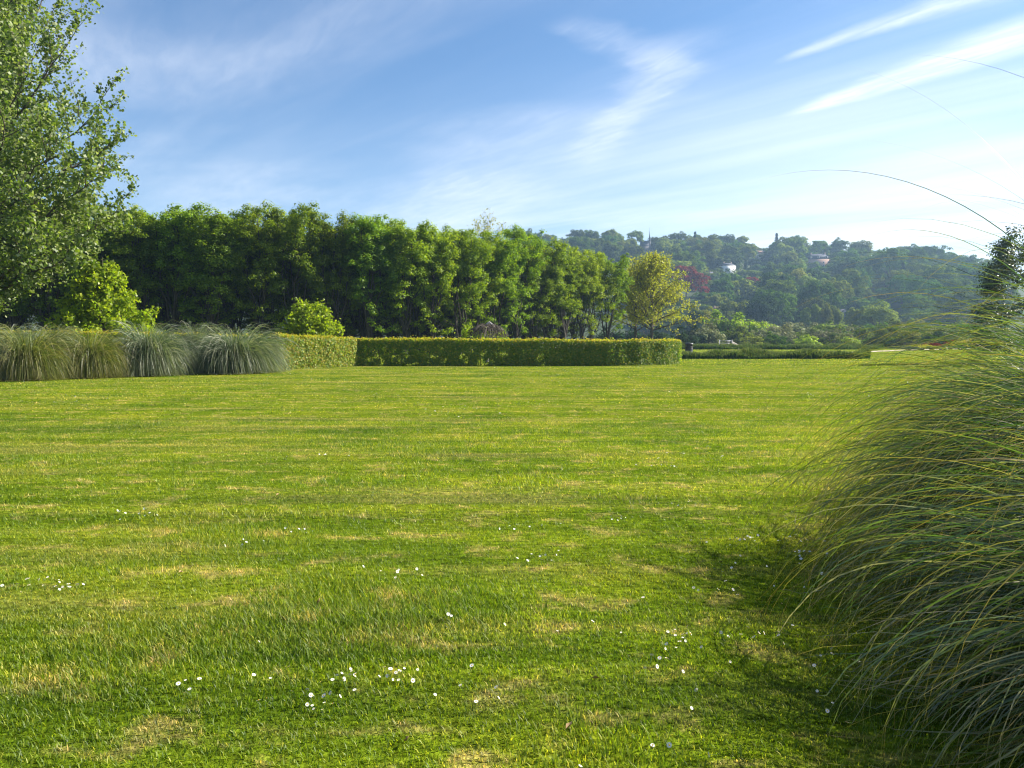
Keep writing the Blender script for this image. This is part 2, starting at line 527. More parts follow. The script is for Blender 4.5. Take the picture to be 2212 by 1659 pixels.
M['dense'] = leafmat('dense_dark_leaf', [(0.030, 0.050, 0.014), (0.045, 0.070, 0.018), (0.075, 0.10, 0.03)], tw=0.22, gloss=0.08, objvar=0.0, hue=0)
M['verge'] = reed_mat('verge_grass', [(0.0, (0.025, 0.060, 0.010)), (0.7, (0.045, 0.090, 0.014)), (1.0, (0.12, 0.16, 0.05))], (0.20, 0.20, 0.10), 0.02)
M['pampas'] = reed_mat('pampas_blade', [(0.0, (0.040, 0.070, 0.030)), (0.45, (0.085, 0.125, 0.060)), (0.78, (0.15, 0.19, 0.11)), (1.0, (0.27, 0.28, 0.21))], (0.30, 0.28, 0.20), 0.03)
M['pampas_gold'] = reed_mat('pampas_blade_warm', [(0.0, (0.055, 0.085, 0.018)), (0.5, (0.10, 0.135, 0.025)), (0.85, (0.17, 0.185, 0.05)), (1.0, (0.28, 0.25, 0.11))], (0.32, 0.25, 0.11), 0.03)
M['pampas_near'] = reed_mat('pampas_blade_close', [(0.0, (0.030, 0.065, 0.018)), (0.5, (0.062, 0.115, 0.026)), (0.76, (0.115, 0.170, 0.04)), (0.87, (0.24, 0.24, 0.11)), (0.95, (0.36, 0.27, 0.09)), (1.0, (0.42, 0.40, 0.30))], (0.46, 0.26, 0.05), 0.07, 0.75, (1.15, 1.4, 0.6))
M['lush'] = leafmat('lush_blade', [(0.060, 0.105, 0.007), (0.095, 0.155, 0.010), (0.15, 0.205, 0.014)], tw=0.45, gloss=0.012, rough=0.5, objvar=0, hue=0)
M['petal'] = solid('daisy_petal', (0.70, 0.70, 0.68), 0.7, 0.03)
M['eye'] = solid('daisy_eye', (0.65, 0.42, 0.03), 0.8, 0.1)
M['stem'] = solid('daisy_stem', (0.07, 0.13, 0.03), 0.8, 0.1)
M['deadleaf'] = solid('dead_leaf', (0.36, 0.24, 0.12), 0.8, 0.3, 20)
M['bin'] = solid('black_painted_metal', (0.012, 0.013, 0.014), 0.45, 0.2, 4, spec=0.5)
M['white'] = solid('white_render', (0.70, 0.71, 0.72), 0.85, 0.06, 0.6)
M['cream'] = solid('cream_render', (0.55, 0.50, 0.43), 0.85, 0.08, 0.6)
M['brick'] = solid('pale_brick', (0.42, 0.28, 0.23), 0.9, 0.15, 1.5)
M['stone'] = solid('grey_stone', (0.33, 0.33, 0.34), 0.9, 0.15, 1.5)
M['darkstone'] = solid('dark_stone', (0.13, 0.12, 0.12), 0.95, 0.15, 1.5)
M['slate'] = solid('slate_roof', (0.075, 0.080, 0.10), 0.85, 0.2, 1.2, spec=0.15)
M['tile'] = solid('brown_tile_roof', (0.22, 0.13, 0.10), 0.8, 0.2, 1.2)
M['glass'] = solid('window_glass', (0.05, 0.06, 0.075), 0.08, 0.1, 1.0, spec=0.6)
M['trim'] = solid('white_painted_trim', (0.75, 0.75, 0.74), 0.6, 0.04)
M['carpaint'] = solid('dark_car_paint', (0.035, 0.038, 0.045), 0.25, 0.05, spec=0.6)
M['rubber'] = solid('tyre_rubber', (0.02, 0.02, 0.02), 0.85, 0.1)
M['alloy'] = solid('wheel_alloy', (0.5, 0.5, 0.52), 0.35, 0.05, metal=0.8)
M['lampglass'] = solid('lamp_glass', (0.7, 0.7, 0.72), 0.15, 0.03)
M['galv'] = solid('galvanised_steel', (0.30, 0.31, 0.32), 0.5, 0.1, metal=0.4)
M['timber'] = solid('weathered_timber', (0.34, 0.31, 0.27), 0.9, 0.15, 4)
M['soil'] = solid('bed_soil', (0.07, 0.05, 0.035), 1.0, 0.3, 3)


# ------------------------------------------------------------------ ground
def grid_mesh(name, xs, ys, zf, mat):
    X, Y = np.meshgrid(xs, ys)
    Z = zf(X, Y)
    V = np.stack([X, Y, Z], -1).reshape(-1, 3)
    nx, ny = len(xs), len(ys)
    i, j = np.meshgrid(np.arange(nx - 1), np.arange(ny - 1))
    a = (j * nx + i).ravel()
    F = np.stack([a, a + 1, a + nx + 1, a + nx], -1)
    return mesh_from(name, V, [F], [mat], smooth=True)


def spaced(a, b, near, grow):
    out = [a]; s = near
    while out[-1] < b:
        out.append(out[-1] + s); s *= grow
    out[-1] = b
    return out


yp = spaced(0, 6000, 0.8, 1.045)
ys_ = sorted(set([-v for v in spaced(0, 800, 3, 1.4)] + yp))
xh = spaced(0, 4000, 1.5, 1.09)
xs_ = sorted(set([-v for v in xh] + xh))
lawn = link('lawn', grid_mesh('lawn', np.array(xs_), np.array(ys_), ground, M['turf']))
lawn['kind'] = 'structure'

hillo = link('hillside', grid_mesh('hillside', np.linspace(-420, 900, 120), np.linspace(290, 980, 80), hill, M['hillfloor']))
hillo['kind'] = 'structure'

# sandy path on the far side of the verge
pp = np.array([(3, 65.2), (10, 66), (18, 67), (26.5, 70), (34.8, 80), (50, 97), (72, 112), (110, 130)], float)
tt = np.linspace(0, len(pp) - 1, 60)
px_ = np.interp(tt, np.arange(len(pp)), pp[:, 0]); py_ = np.interp(tt, np.arange(len(pp)), pp[:, 1])
for _ in range(4):
    px_[1:-1] = (px_[:-2] + px_[1:-1] * 2 + px_[2:]) / 4; py_[1:-1] = (py_[:-2] + py_[1:-1] * 2 + py_[2:]) / 4
tg = np.stack([np.gradient(px_), np.gradient(py_)], -1); tg /= np.linalg.norm(tg, axis=1)[:, None]
wv = 0.9
a_ = np.stack([px_ - tg[:, 1] * wv, py_ + tg[:, 0] * wv], -1); b_ = np.stack([px_ + tg[:, 1] * wv, py_ - tg[:, 0] * wv], -1)
Vp = np.concatenate([np.column_stack([q, ground(q[:, 0], q[:, 1]) + 0.012]) for q in (a_, b_)])
np_ = len(px_)
path = link('path', mesh_from('path', Vp, [np.array([(i, i + np_, i + np_ + 1, i + 1) for i in range(np_ - 1)])], [M['path']]))
path['kind'] = 'structure'


# ------------------------------------------------------------------ leaves and branches
def leaf_cards(P, N, size, rng, aspect=0.62):
    """one kite-shaped face per leaf"""
    n = len(P)
    N = N / (np.linalg.norm(N, axis=1)[:, None] + 1e-9)
    r = rng.normal(size=(n, 3))
    T = np.cross(N, r); T /= np.linalg.norm(T, axis=1)[:, None] + 1e-9
    B = np.cross(N, T)
    s = np.broadcast_to(np.asarray(size, float), (n,))[:, None]
    V = np.stack([P - T * s * 0.5, P + B * s * aspect * 0.5 - T * s * 0.08, P + T * s * 0.5, P - B * s * aspect * 0.5 - T * s * 0.08], 1).reshape(-1, 3)
    F = np.arange(n * 4).reshape(-1, 4)
    return V, F


def unit(n, rng):
    v = rng.normal(size=(n, 3))
    return v / np.linalg.norm(v, axis=1)[:, None]


def clumps(C, rad, per, rng, squash=0.8, out=None, up=0.35, shell=0.55):
    """leaf positions and facings: tufts of leaves round the centres C"""
    P, N = [], []
    for c, r in zip(C, np.broadcast_to(rad, (len(C),))):
        k = max(3, int(per * (r / np.mean(rad)) ** 2))
        d = unit(k, rng)
        d[:, 2] = np.where(d[:, 2] < -0.35, -d[:, 2], d[:, 2])
        q = r * (shell + (1 - shell) * rng.random(k))[:, None] * d
        q *= np.array([1, 1, squash])
        P.append(c + q)
        N.append(d * 0.9 + rng.normal(size=(k, 3)) * 0.33 + np.array([0, 0, up]))
    return np.concatenate(P), np.concatenate(N)


def bow(p0, p1, sag, rng, n=8, jit=0.03):
    p0, p1 = np.asarray(p0, float), np.asarray(p1, float)
    t = np.linspace(0, 1, n)[:, None]
    L = np.linalg.norm(p1 - p0)
    P = p0 + (p1 - p0) * t + np.array([0, 0, 1.0]) * (sag * L * np.sin(t * math.pi))
    P[1:-1] += rng.normal(size=(n - 2, 3)) * jit * L * 0.5
    return P


def branchy(rng, trunk, trad, limbs, leafsize, sec=8, sec_len=(0.25, 0.4), twigs=5, twig_len=0.9, per=10, start=0.25, upb=0.35, sag=0.03, lim_r=0.1,
            jitter=0.14, tw_side=4, spread=1.0, leafup=0.4, seclift=0.25, conc=1.0):
    """a tree grown as trunk > limbs > branches > twigs with leaves along the twigs; returns woody mesh data and leaf arrays"""
    wood = MB()
    wood.tube(trunk, trad, 10)
    P, N = [], []
    for (a, b, r0) in limbs:
        path = bow(a, b, sag, rng, 9)
        wood.tube(path, np.linspace(r0, r0 * 0.18, 9), 6, cap=False)
        Ld = path[-1] - path[0]; L = np.linalg.norm(Ld); Ld = Ld / L
        for s in np.linspace(start, 1.0, sec):
            s = min(1.0, s + rng.normal() * 0.03)
            i = s * 8; k = min(7, int(i)); p = path[k] + (path[k + 1] - path[k]) * (i - k)
            d = unit(1, rng)[0]; d -= Ld * d.dot(Ld); d /= np.linalg.norm(d) + 1e-9
            dirn = Ld * (0.75 if s < 0.97 else 1.6) + d * spread * (0.5 + 0.5 * rng.random()) + np.array([0, 0, seclift])
            dirn /= np.linalg.norm(dirn)
            ls = L * (sec_len[0] + (sec_len[1] - sec_len[0]) * rng.random()) * (1.15 - 0.55 * s)
            q = bow(p, p + dirn * ls, 0.04, rng, 6)
            wood.tube(q, np.linspace(max(0.012, r0 * 0.28), 0.006, 6), tw_side, cap=False)
            for u in np.linspace(0.2, 1.0, twigs):
                kk = min(4, int(u * 5)); w = q[kk] + (q[kk + 1] - q[kk]) * (u * 5 - kk)
                td = dirn * 0.7 + unit(1, rng)[0] * 0.8 + np.array([0, 0, upb]); td /= np.linalg.norm(td)
                tl = twig_len * (0.6 + 0.7 * rng.random())
                e = w + td * tl
                wood.tube(np.array([w, e]), [0.009, 0.003], 3, cap=False)
                f = rng.random(per)[:, None] ** (1 / conc)
                P.append(w + (e - w) * f + rng.normal(size=(per, 3)) * jitter)
                N.append(unit(per, rng) + np.array([0, 0, leafup]))
    return wood, np.concatenate(P), np.concatenate(N)


def crown_mesh(name, P, N, size, mat, rng, aspect=0.62, var=0.3):
    V, F = leaf_cards(P, N, size * (1 - var + 2 * var * rng.random(len(P))), rng, aspect)
    return mesh_from(name, V, [F], [mat])


def plant_pair(name, label, cat, loc, trunk_me, crown_me, rz=0.0, scale=1.0, group=None, tname='trunk', cname='crown'):
    t = thing(name, label, cat, loc, rz, scale, group)
    if trunk_me is not None:
        link(tname, trunk_me, t)
    link(cname, crown_me, t)
    return t


# ------------------------------------------------------------------ grove of upright trees
def grove_tree(seed, h=12.0):
    rng = np.random.default_rng(seed)
    wood = MB()
    fork = 0.7 + 0.6 * rng.random()
    wood.tube([(0, 0, -0.1), (0.02, 0.01, fork * 0.6), (0.0, 0.03, fork + 0.1)], [0.24, 0.19, 0.18], 9)
    C, Rr = [], []
    ns = 6 + int(rng.integers(0, 2))
    for s in range(ns):
        az = s * 2 * math.pi / ns + rng.normal() * 0.3
        rr = (0.7 + 0.75 * rng.random()) if s else 0.15
        top = h * (0.84 + 0.08 * rng.random()) if s else h * 0.90
        end = np.array([math.cos(az) * rr, math.sin(az) * rr, top])
        z0 = fork * (0.7 + 0.3 * rng.random())
        P = bow((0, 0, z0), end, 0.0, rng, 9, 0.02)
        P[:, :2] *= (1 + 0.5 * np.sin(np.linspace(0, math.pi, 9)))[:, None]
        wood.tube(P, np.linspace(0.10, 0.02, 9), 6, cap=False)
        for zf in np.concatenate([np.linspace(0.05, 0.6, 11), np.linspace(0.62, 1.0, 15)]):
            i = zf * 8; k = min(7, int(i)); p = P[k] + (P[k + 1] - P[k]) * (i - k)
            a2 = az + rng.normal() * 1.0
            ln = (0.5 + 0.95 * rng.random()) * (1.15 - 0.45 * zf)
            q = p + np.array([math.cos(a2) * ln, math.sin(a2) * ln, ln * (0.35 + 0.6 * rng.random())])
            wood.tube(np.array([p, (p + q) / 2 + np.array([0, 0, -0.05]), q]), [0.03, 0.02, 0.008], 4, cap=False)
            if rng.random() < (0.30 if q[2] < 3.5 else 0.58 if q[2] < 5.5 else 0.97):
                C.append(q); Rr.append((0.34 + 0.30 * rng.random()) * (0.9 if q[2] < 5 else 1.25))
                for e in range(2 if q[2] > 6 else 1):
                    if rng.random() < 0.6:
                        C.append(q + np.array([math.cos(a2) * 0.35, math.sin(a2) * 0.35, 0.25]) + rng.normal(size=3) * 0.25); Rr.append(0.30 + 0.30 * rng.random())
    C = np.array(C); Rr = np.array(Rr)
    P, N = clumps(C + rng.normal(size=C.shape) * 0.12, Rr * 0.95, 92, rng, 1.05, up=0.45, shell=0.25)
    kz = h / np.percentile(P[:, 2], 99.7)
    P[:, 2] *= kz
    for q in wood.v:
        q[:, 2] *= kz
    crown = crown_mesh('crown', P, N, 0.142, M['grove'], rng, 0.72)
    return wood.mesh('trunk', M['darkbark'], True), crown


GV = [grove_tree(100 + i) for i in range(6)]
front = np.array([(-150, 60), (200, 62), (450, 63), (700, 66), (900, 69.5), (1100, 80), (1235, 89), (1318, 95)], float)
fx = (front[:, 0] - CX) / FPX * front[:, 1]; fy = front[:, 1]
seg = np.concatenate([[0], np.cumsum(np.hypot(np.diff(fx), np.diff(fy)))])
rng = np.random.default_rng(11)
row_lab = ["upright tree in the grove's front row", "upright tree in the grove's second row", "upright tree deep inside the grove",
           "upright tree in the grove's fourth row", "upright tree in the grove's back row"]
near_lab = [(-900, 'beyond the tall poplar'), (130, 'behind the tall poplar'), (228, 'behind the small layered lime-green tree'), (450, 'behind the silvery pampas grass'), (672, 'behind the round lime-green shrub'),
            (860, 'between the round shrub and the weeping tree'), (1050, 'behind the weeping tree'), (1200, 'between the weeping tree and the yellow-olive tree'), (1330, 'next to the yellow-olive trees')]
for row in range(5):
    for s in np.arange(1.5 * (row % 2), seg[-1], 3.05):
        x = np.interp(s, seg, fx); y = np.interp(s, seg, fy)
        i = min(len(fx) - 2, int(np.searchsorted(seg, s, 'right') - 1))
        tx, ty = fx[i + 1] - fx[i], fy[i + 1] - fy[i]; L = math.hypot(tx, ty)
        nx, ny = -ty / L, tx / L
        x += nx * row * 3.2 + rng.normal() * 0.35; y += ny * row * 3.2 + rng.normal() * 0.35
        hscale = (0.985 + rng.normal() * 0.045) * (1.0 - 0.035 * row)
        hscale *= 1 - 0.06 * min(1, max(0, (x + 4) / 16))
        a, b = GV[int(rng.integers(0, 6))]
        wh = min(near_lab, key=lambda q: abs(q[0] - (CX + FPX * x / y)))[1]
        wd = 1.0 + 0.18 * rng.random()
        plant_pair('grove_tree', row_lab[row] + ' ' + wh, 'tree', (x, y, gz(x, y)), a, b, rng.random() * 6.28,
                   (wd, wd * (0.95 + 0.1 * rng.random()), hscale), 'grove trees of row %d ' % (row + 1) + wh)

# ------------------------------------------------------------------ white poplar at the left edge
rng = np.random.default_rng(21)
PB = np.array([-31.2, 44.0, 0.0])
limbs = []


def pl(z0, px, py, dy, r0=0.12):
    e = np.array(at(px - 50, py + 10, 44 + dy)) - PB
    limbs.append((np.array([0, 0, z0]), e, r0))


for (z0, px, py, dy) in [(7.0, 150, 40, 1), (7.5, 190, 95, -2), (8.5, 90, -60, -3), (9.5, 150, -40, 3), (6.0, 110, 150, -4),
                         (4.5, 262, 228, 0), (4.2, 288, 300, -3), (4.6, 285, 345, 3), (3.6, 240, 390, -5), (5.0, 200, 240, 4), (4.4, 170, 330, -6),
                         (3.0, 300, 450, 1), (2.8, 270, 480, -4), (2.6, 200, 540, -5), (2.4, 110, 570, -1), (2.2, 20, 620, -3), (2.2, 70, 590, 2), (2.6, 150, 520, -7),
                         (3.2, 60, 420, -7), (5.0, 60, 260, -7), (7.0, 40, 90, -6), (3.8, 120, 450, 5), (6.5, 60, 180, 5), (2.4, 0, 560, -7), (2.8, 210, 470, -2), (5.5, 120, 250, 0), (9.0, 30, 0, 0), (8.0, 110, 30, 5)]:
    pl(z0, px, py, dy)
for i in range(12):
    a = R(100 + 160 * rng.random() + 0)
    z0 = 3 + 9 * rng.random(); L = 6.5 + 3 * rng.random()
    limbs.append((np.array([0, 0, z0]), np.array([math.cos(a) * L * 0.75, math.sin(a) * L * 0.75, z0 + L * 0.85]), 0.12))
for i in range(10):
    a = 6.28 * rng.random()
    limbs.append((np.array([0, 0, 12 + i * 0.7]), np.array([math.cos(a) * 3.2, math.sin(a) * 3.2, 19 + i * 0.55]), 0.10))
tp = np.array([(0, 0, -0.2), (0.1, 0, 3), (0.0, 0.2, 7), (0.2, 0.1, 12), (0.3, 0, 18), (0.2, 0, 23)], float)
wood, P, N = branchy(rng, tp, [0.42, 0.36, 0.30, 0.22, 0.12, 0.04], limbs, 0.12, sec=16, sec_len=(0.17, 0.34), twigs=8, twig_len=0.85, per=18,
                     start=0.18, upb=0.3, jitter=0.13, spread=0.9, conc=1.3)
t = thing('white_poplar', 'tall poplar with silvery green leaves rising behind the tall grass clumps', 'tree', tuple(PB))
wood.build('trunk', M['bark'], t, True)
link('crown', crown_mesh('crown', P, N, 0.175, M['poplar'], rng, 0.9), t)

# ------------------------------------------------------------------ small lime-green trees behind the hedge
rng = np.random.default_rng(31)
p = at(226, 735, 40.6); b0 = Vector((p.x, p.y, 0))
limbs = []
for i in range(30):
    zf = (i + 0.5) / 30
    a = i * 2.4; L = (2.35 - 1.95 * zf) * (0.85 + 0.3 * rng.random())
    z0 = 0.9 + 3.35 * zf
    limbs.append((np.array([0, 0, z0]), np.array([math.cos(a) * L, math.sin(a) * L, z0 + L * (0.15 + 0.5 * zf)]), 0.04))
wood, P, N = branchy(rng, np.array([(0, 0, -0.1), (0, 0.05, 2), (0.05, 0, 3.7), (0, 0, 5.1)]), [0.10, 0.08, 0.05, 0.015], limbs, 0.13, sec=10,
                     sec_len=(0.25, 0.42), twigs=4, twig_len=0.4, per=12, start=0.25, upb=0.0, jitter=0.09, leafup=0.9, seclift=0.05)
t = thing('young_tree', 'small bright yellow-green tree with layered branches under the poplar', 'tree', tuple(b0), 0, (0.98, 0.98, 1.13))
wood.build('trunk', M['bark'], t, True)
link('crown', crown_mesh('crown', P, N, 0.17, M['lime'], rng, 0.8), t)

p = at(672, 735, 49); b0 = Vector((p.x, p.y, 0))
limbs = []
for i in range(34):
    a = i * 2.4; f = (i % 17) / 17
    L = 2.0 - 0.6 * f
    limbs.append((np.array([0, 0, 0.3 + 0.8 * f]), np.array([math.cos(a) * (1.75 - 1.35 * f), math.sin(a) * (1.75 - 1.35 * f), 1.6 + 1.9 * f]), 0.03))
wood, P, N = branchy(rng, np.array([(0, 0, -0.1), (0, 0.03, 0.8), (0, 0, 1.6)]), [0.08, 0.06, 0.03], limbs, 0.13, sec=9,
                     sec_len=(0.25, 0.45), twigs=4, twig_len=0.35, per=11, start=0.25, upb=0.1, jitter=0.09, leafup=0.8, seclift=0.1)
t = thing('spreading_shrub', 'round yellow-green shrub showing its top over the lit hedge corner', 'shrub', tuple(b0))
wood.build('stem', M['bark'], t, True)
link('foliage', crown_mesh('foliage', P, N, 0.16, M['lime'], rng, 0.8), t)

# weeping tree behind the hedge
rng = np.random.default_rng(33)
p = at(1052, 735, 48); t = thing('weeping_tree', 'small weeping tree with bare arching branches peeping over the hedge', 'tree', (p.x, p.y, 0))
wood = MB(); P, N = [], []
wood.tube(np.array([(0.0, 0, -0.1), (0.05, 0, 1.0), (-0.1, 0, 1.9), (-0.05, 0, 2.35), (0.15, 0, 2.5), (0.4, 0, 2.3), (0.55, 0, 1.9)]), [0.11, 0.10, 0.10, 0.09, 0.08, 0.06, 0.03], 8)
wood.tube(np.array([(0.0, 0, 1.2), (0.5, 0.1, 1.9), (0.75, 0.1, 2.12), (1.0, 0.1, 2.05), (1.2, 0.1, 1.7)]), [0.07, 0.06, 0.055, 0.04, 0.02], 7)
wood.build('trunk', M['palebark'], t, True)
wb = MB()
for i in range(110):
    a = 6.28 * rng.random(); r1 = 0.5 + 1.05 * rng.random(); z = 2.35 - 0.55 * rng.random() - 0.25 * r1
    s = np.array([0.15 + 0.4 * rng.normal() * 0.5, 0.2 * rng.normal(), 2.0 + 0.3 * rng.random()])
    e = np.array([math.cos(a) * r1 + 0.1, math.sin(a) * r1, z])
    q = np.array([s, (s + e) / 2 + (0, 0, 0.25), e, e + np.array([math.cos(a) * 0.15, math.sin(a) * 0.15, -0.45]), e + np.array([math.cos(a) * 0.17, math.sin(a) * 0.17, -1.0 - 0.4 * rng.random()])])
    wb.tube(q, [0.022, 0.018, 0.014, 0.010, 0.006], 4, cap=False)
    k = int(rng.integers(0, 16))
    f = rng.random(k)[:, None]
    P.append(q[2] + (q[4] - q[2]) * f + rng.normal(size=(k, 3)) * 0.08); N.append(unit(k, rng))
for i in range(5):
    c = np.array([-1.35 + 0.2 * rng.normal(), 0.2 * rng.normal(), 1.3 + 0.24 * i]); k = 60
    P.append(c + rng.normal(size=(k, 3)) * 0.14); N.append(unit(k, rng))
wb.build('branches', M['bark'], t, True)
link('crown', crown_mesh('crown', np.concatenate(P), np.concatenate(N), 0.13, M['lime'], rng), t)

# ------------------------------------------------------------------ sparse young-leaved tree at the end of the grove
rng = np.random.default_rng(41)


def olive_tree(px, d, h, rad, n, lean, label, twigs=5, per=6, secs=9):
    p = at(px, 735, d)
    limbs = []
    for i in range(n):
        f = (i + 0.5) / n
        a = i * 2.4 + rng.normal() * 0.2
        prof = math.sin(math.pi * min(1, 0.28 + 0.72 * f)) ** 0.7 if f > 0.25 else 1.05
        L = rad * prof * (0.85 + 0.25 * rng.random())
        ex, ey = math.cos(a) * L, math.sin(a) * L
        if ex > 0 and f < 0.35:
            ex *= lean
        z0 = 2.3 + (h * 0.55) * f
        limbs.append((np.array([0, 0, z0]), np.array([ex, ey, z0 + 0.3 + (h - z0 - 0.4) * (0.12 + 0.8 * f ** 1.1)]), 0.09 * (1.2 - 0.6 * f)))
    wood, P, N = branchy(rng, np.array([(0, 0, -0.1), (0.05, 0, 2.4), (0, 0.1, 5), (0.1, 0, h * 0.72), (0.1, 0, h * 0.95)]), [0.22, 0.18, 0.15, 0.08, 0.02],
                         limbs, 0.2, sec=secs, sec_len=(0.22, 0.42), twigs=twigs, twig_len=0.8, per=per, start=0.25, upb=0.15, jitter=0.17, spread=1.0)
    t = thing('spring_tree', label, 'tree', (p.x, p.y, gz(p.x, p.y)))
    wood.build('trunk', M['bark'], t, True)
    link('crown', crown_mesh('crown', P, N, 0.24, M['olive'], rng, 0.7), t)


olive_tree(1407, 100, 12.0, 3.8, 36, 1.35, 'sparse yellow-olive tree with clear trunk at the open end of the grove', twigs=6, per=6, secs=9)
olive_tree(1372, 104, 10.6, 3.2, 22, 1.0, 'thin yellow-olive tree squeezed between the grove and a wider yellow tree')
olive_tree(1052, 104, 17.8, 3.2, 26, 1.0, 'thin pale tree whose top sticks out above the grove', twigs=4, per=4, secs=6)


# ------------------------------------------------------------------ beech hedge
def hedge(name, label, pts, hts, half, per_m, seed, gap_from=None, stems=None, mats=('hedge', 'hedgetip')):
    rng = np.random.default_rng(seed)
    pts = np.array(pts, float)
    L = np.concatenate([[0], np.cumsum(np.hypot(*np.diff(pts, axis=0).T))])
    t = thing(name, label, 'hedge', (pts[0][0], pts[0][1], gz(*pts[0])))
    org = np.array([pts[0][0], pts[0][1], gz(*pts[0])])

    def frame(s):
        x = np.interp(s, L, pts[:, 0]); y = np.interp(s, L, pts[:, 1]); h = np.interp(s, L, hts)
        ds = 0.3
        dx = np.interp(s + ds, L, pts[:, 0]) - np.interp(s - ds, L, pts[:, 0]); dy = np.interp(s + ds, L, pts[:, 1]) - np.interp(s - ds, L, pts[:, 1])
        k = np.hypot(dx, dy); return x, y, h, dx / k, dy / k
    n = int(L[-1] * per_m)
    s = rng.random(n) * L[-1]
    x, y, h, tx, ty = frame(s)
    which = rng.random(n)
    u = np.where(which < 0.42, -1.0, np.where(which < 0.62, 1.0, rng.random(n) * 2 - 1))
    zf = np.where(which < 0.62, rng.random(n), np.where(which < 0.80, 1.0, rng.random(n)))
    bulge = 0.10 * (vnoise(s, zf * h, 1.3, seed) - 0.5) + 0.05 * (vnoise(s, zf * h, 4, seed + 1) - 0.5)
    topn = 0.11 * (vnoise(s, u, 1.1, seed + 3) - 0.5) + 0.05 * (vnoise(s, u, 6.0, seed + 4) - 0.3)
    off = u * half + np.sign(u) * bulge + rng.normal(size=n) * 0.045
    z = zf * (h + topn) + rng.normal(size=n) * 0.04 * (zf < 1) + (zf >= 1) * (np.abs(rng.normal(size=n)) * 0.05 + (rng.random(n) < 0.03) * 0.12 * rng.random(n))
    # see-through places low down where the hedge is thin
    keep = np.ones(n, bool)
    if gap_from is not None:
        thin = sm(0.46, 0.62, 0.16 * vnoise(s, zf * h, 0.7, seed + 7) + 0.42 * vnoise(s, zf * h, 2.6, seed + 8) + 0.42 * vnoise(s, zf * h, 6.0, seed + 9)) * sm(0.95, 0.6, zf) * (s > gap_from[0]) * sm(gap_from[1], gap_from[1] - 3, s)
        keep = rng.random(n) > thin * 0.85
    z = np.maximum(z, 0.03)
    P = np.column_stack([x - ty * off, y + tx * off, ground(x, y) + z])[keep] - org
    nrm = np.column_stack([-ty * np.sign(u), tx * np.sign(u), np.zeros(n)])
    nrm[zf >= 1] = (0, 0, 1)
    N = (nrm * 0.9 + rng.normal(size=(n, 3)) * 0.5 + (0, 0, 0.25))[keep]
    V, F = leaf_cards(P, N, 0.085 * (0.7 + 0.7 * rng.random(len(P))), rng, 0.72)
    tip = ((zf[keep] >= 0.985) & (rng.random(len(P)) < 0.75)) | (rng.random(len(P)) < 0.05)  # mostly top leaves: new growth coloured brighter to look sunlit
    link('foliage', mesh_from('foliage', V, [F], [M[mats[0]], M[mats[1]]], tip.astype(int)), t)
    for si in np.arange(0.25, L[-1], stems or 0.55):
        si2 = min(L[-1] - 0.1, si + rng.normal() * 0.06)
        x, y, h, tx, ty = [float(v) for v in frame(np.array(si2))]
        wob = rng.normal(size=(4, 2)) * 0.04
        b = MB()
        zz = np.array([-0.05, h * 0.3, h * 0.6, h * 0.88])
        b.tube(np.column_stack([wob[:, 0], wob[:, 1], zz]), [0.030, 0.024, 0.018, 0.008], 5, cap=False)
        for q in range(5):
            z0 = h * (0.2 + 0.14 * q); a = 6.28 * rng.random()
            b.tube(np.array([(0, 0, z0), (math.cos(a) * 0.15, math.sin(a) * 0.2, z0 + 0.16), (math.cos(a) * 0.3, math.sin(a) * 0.3, z0 + 0.34)]), [0.012, 0.009, 0.005], 4, cap=False)
        o = b.build('stem', M['darkbark'], t)
        o.location = (x - org[0], y - org[1], gz(x, y) - org[2])
    return t


def gp(px, d):
    return ((px - CX) / FPX * d, d)


main_pts = [gp(771, 43.6), gp(900, 43.4), gp(1100, 43.2), gp(1230, 43.0), gp(1310, 43.3), gp(1375, 44.0), gp(1425, 45.1), gp(1452, 46.6), gp(1456, 48.6)]
hedge('beech_hedge', 'long clipped green hedge with shaded front and sunlit rounded end', main_pts, [1.44, 1.42, 1.40, 1.37, 1.36, 1.35, 1.34, 1.33, 1.33], 0.36, 3600, 3, (0.5, 12.5))
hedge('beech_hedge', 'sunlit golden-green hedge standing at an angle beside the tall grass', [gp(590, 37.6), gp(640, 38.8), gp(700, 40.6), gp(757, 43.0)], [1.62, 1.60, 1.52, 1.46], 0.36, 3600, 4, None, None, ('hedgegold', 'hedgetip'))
hedge('beech_hedge', 'long low hedge mostly hidden behind the row of tall grass clumps', [gp(-140, 37.6), gp(100, 37.6), gp(300, 37.6), gp(570, 37.5)], [1.80, 1.78, 1.74, 1.64], 0.36, 1500, 5, None, 1.1)


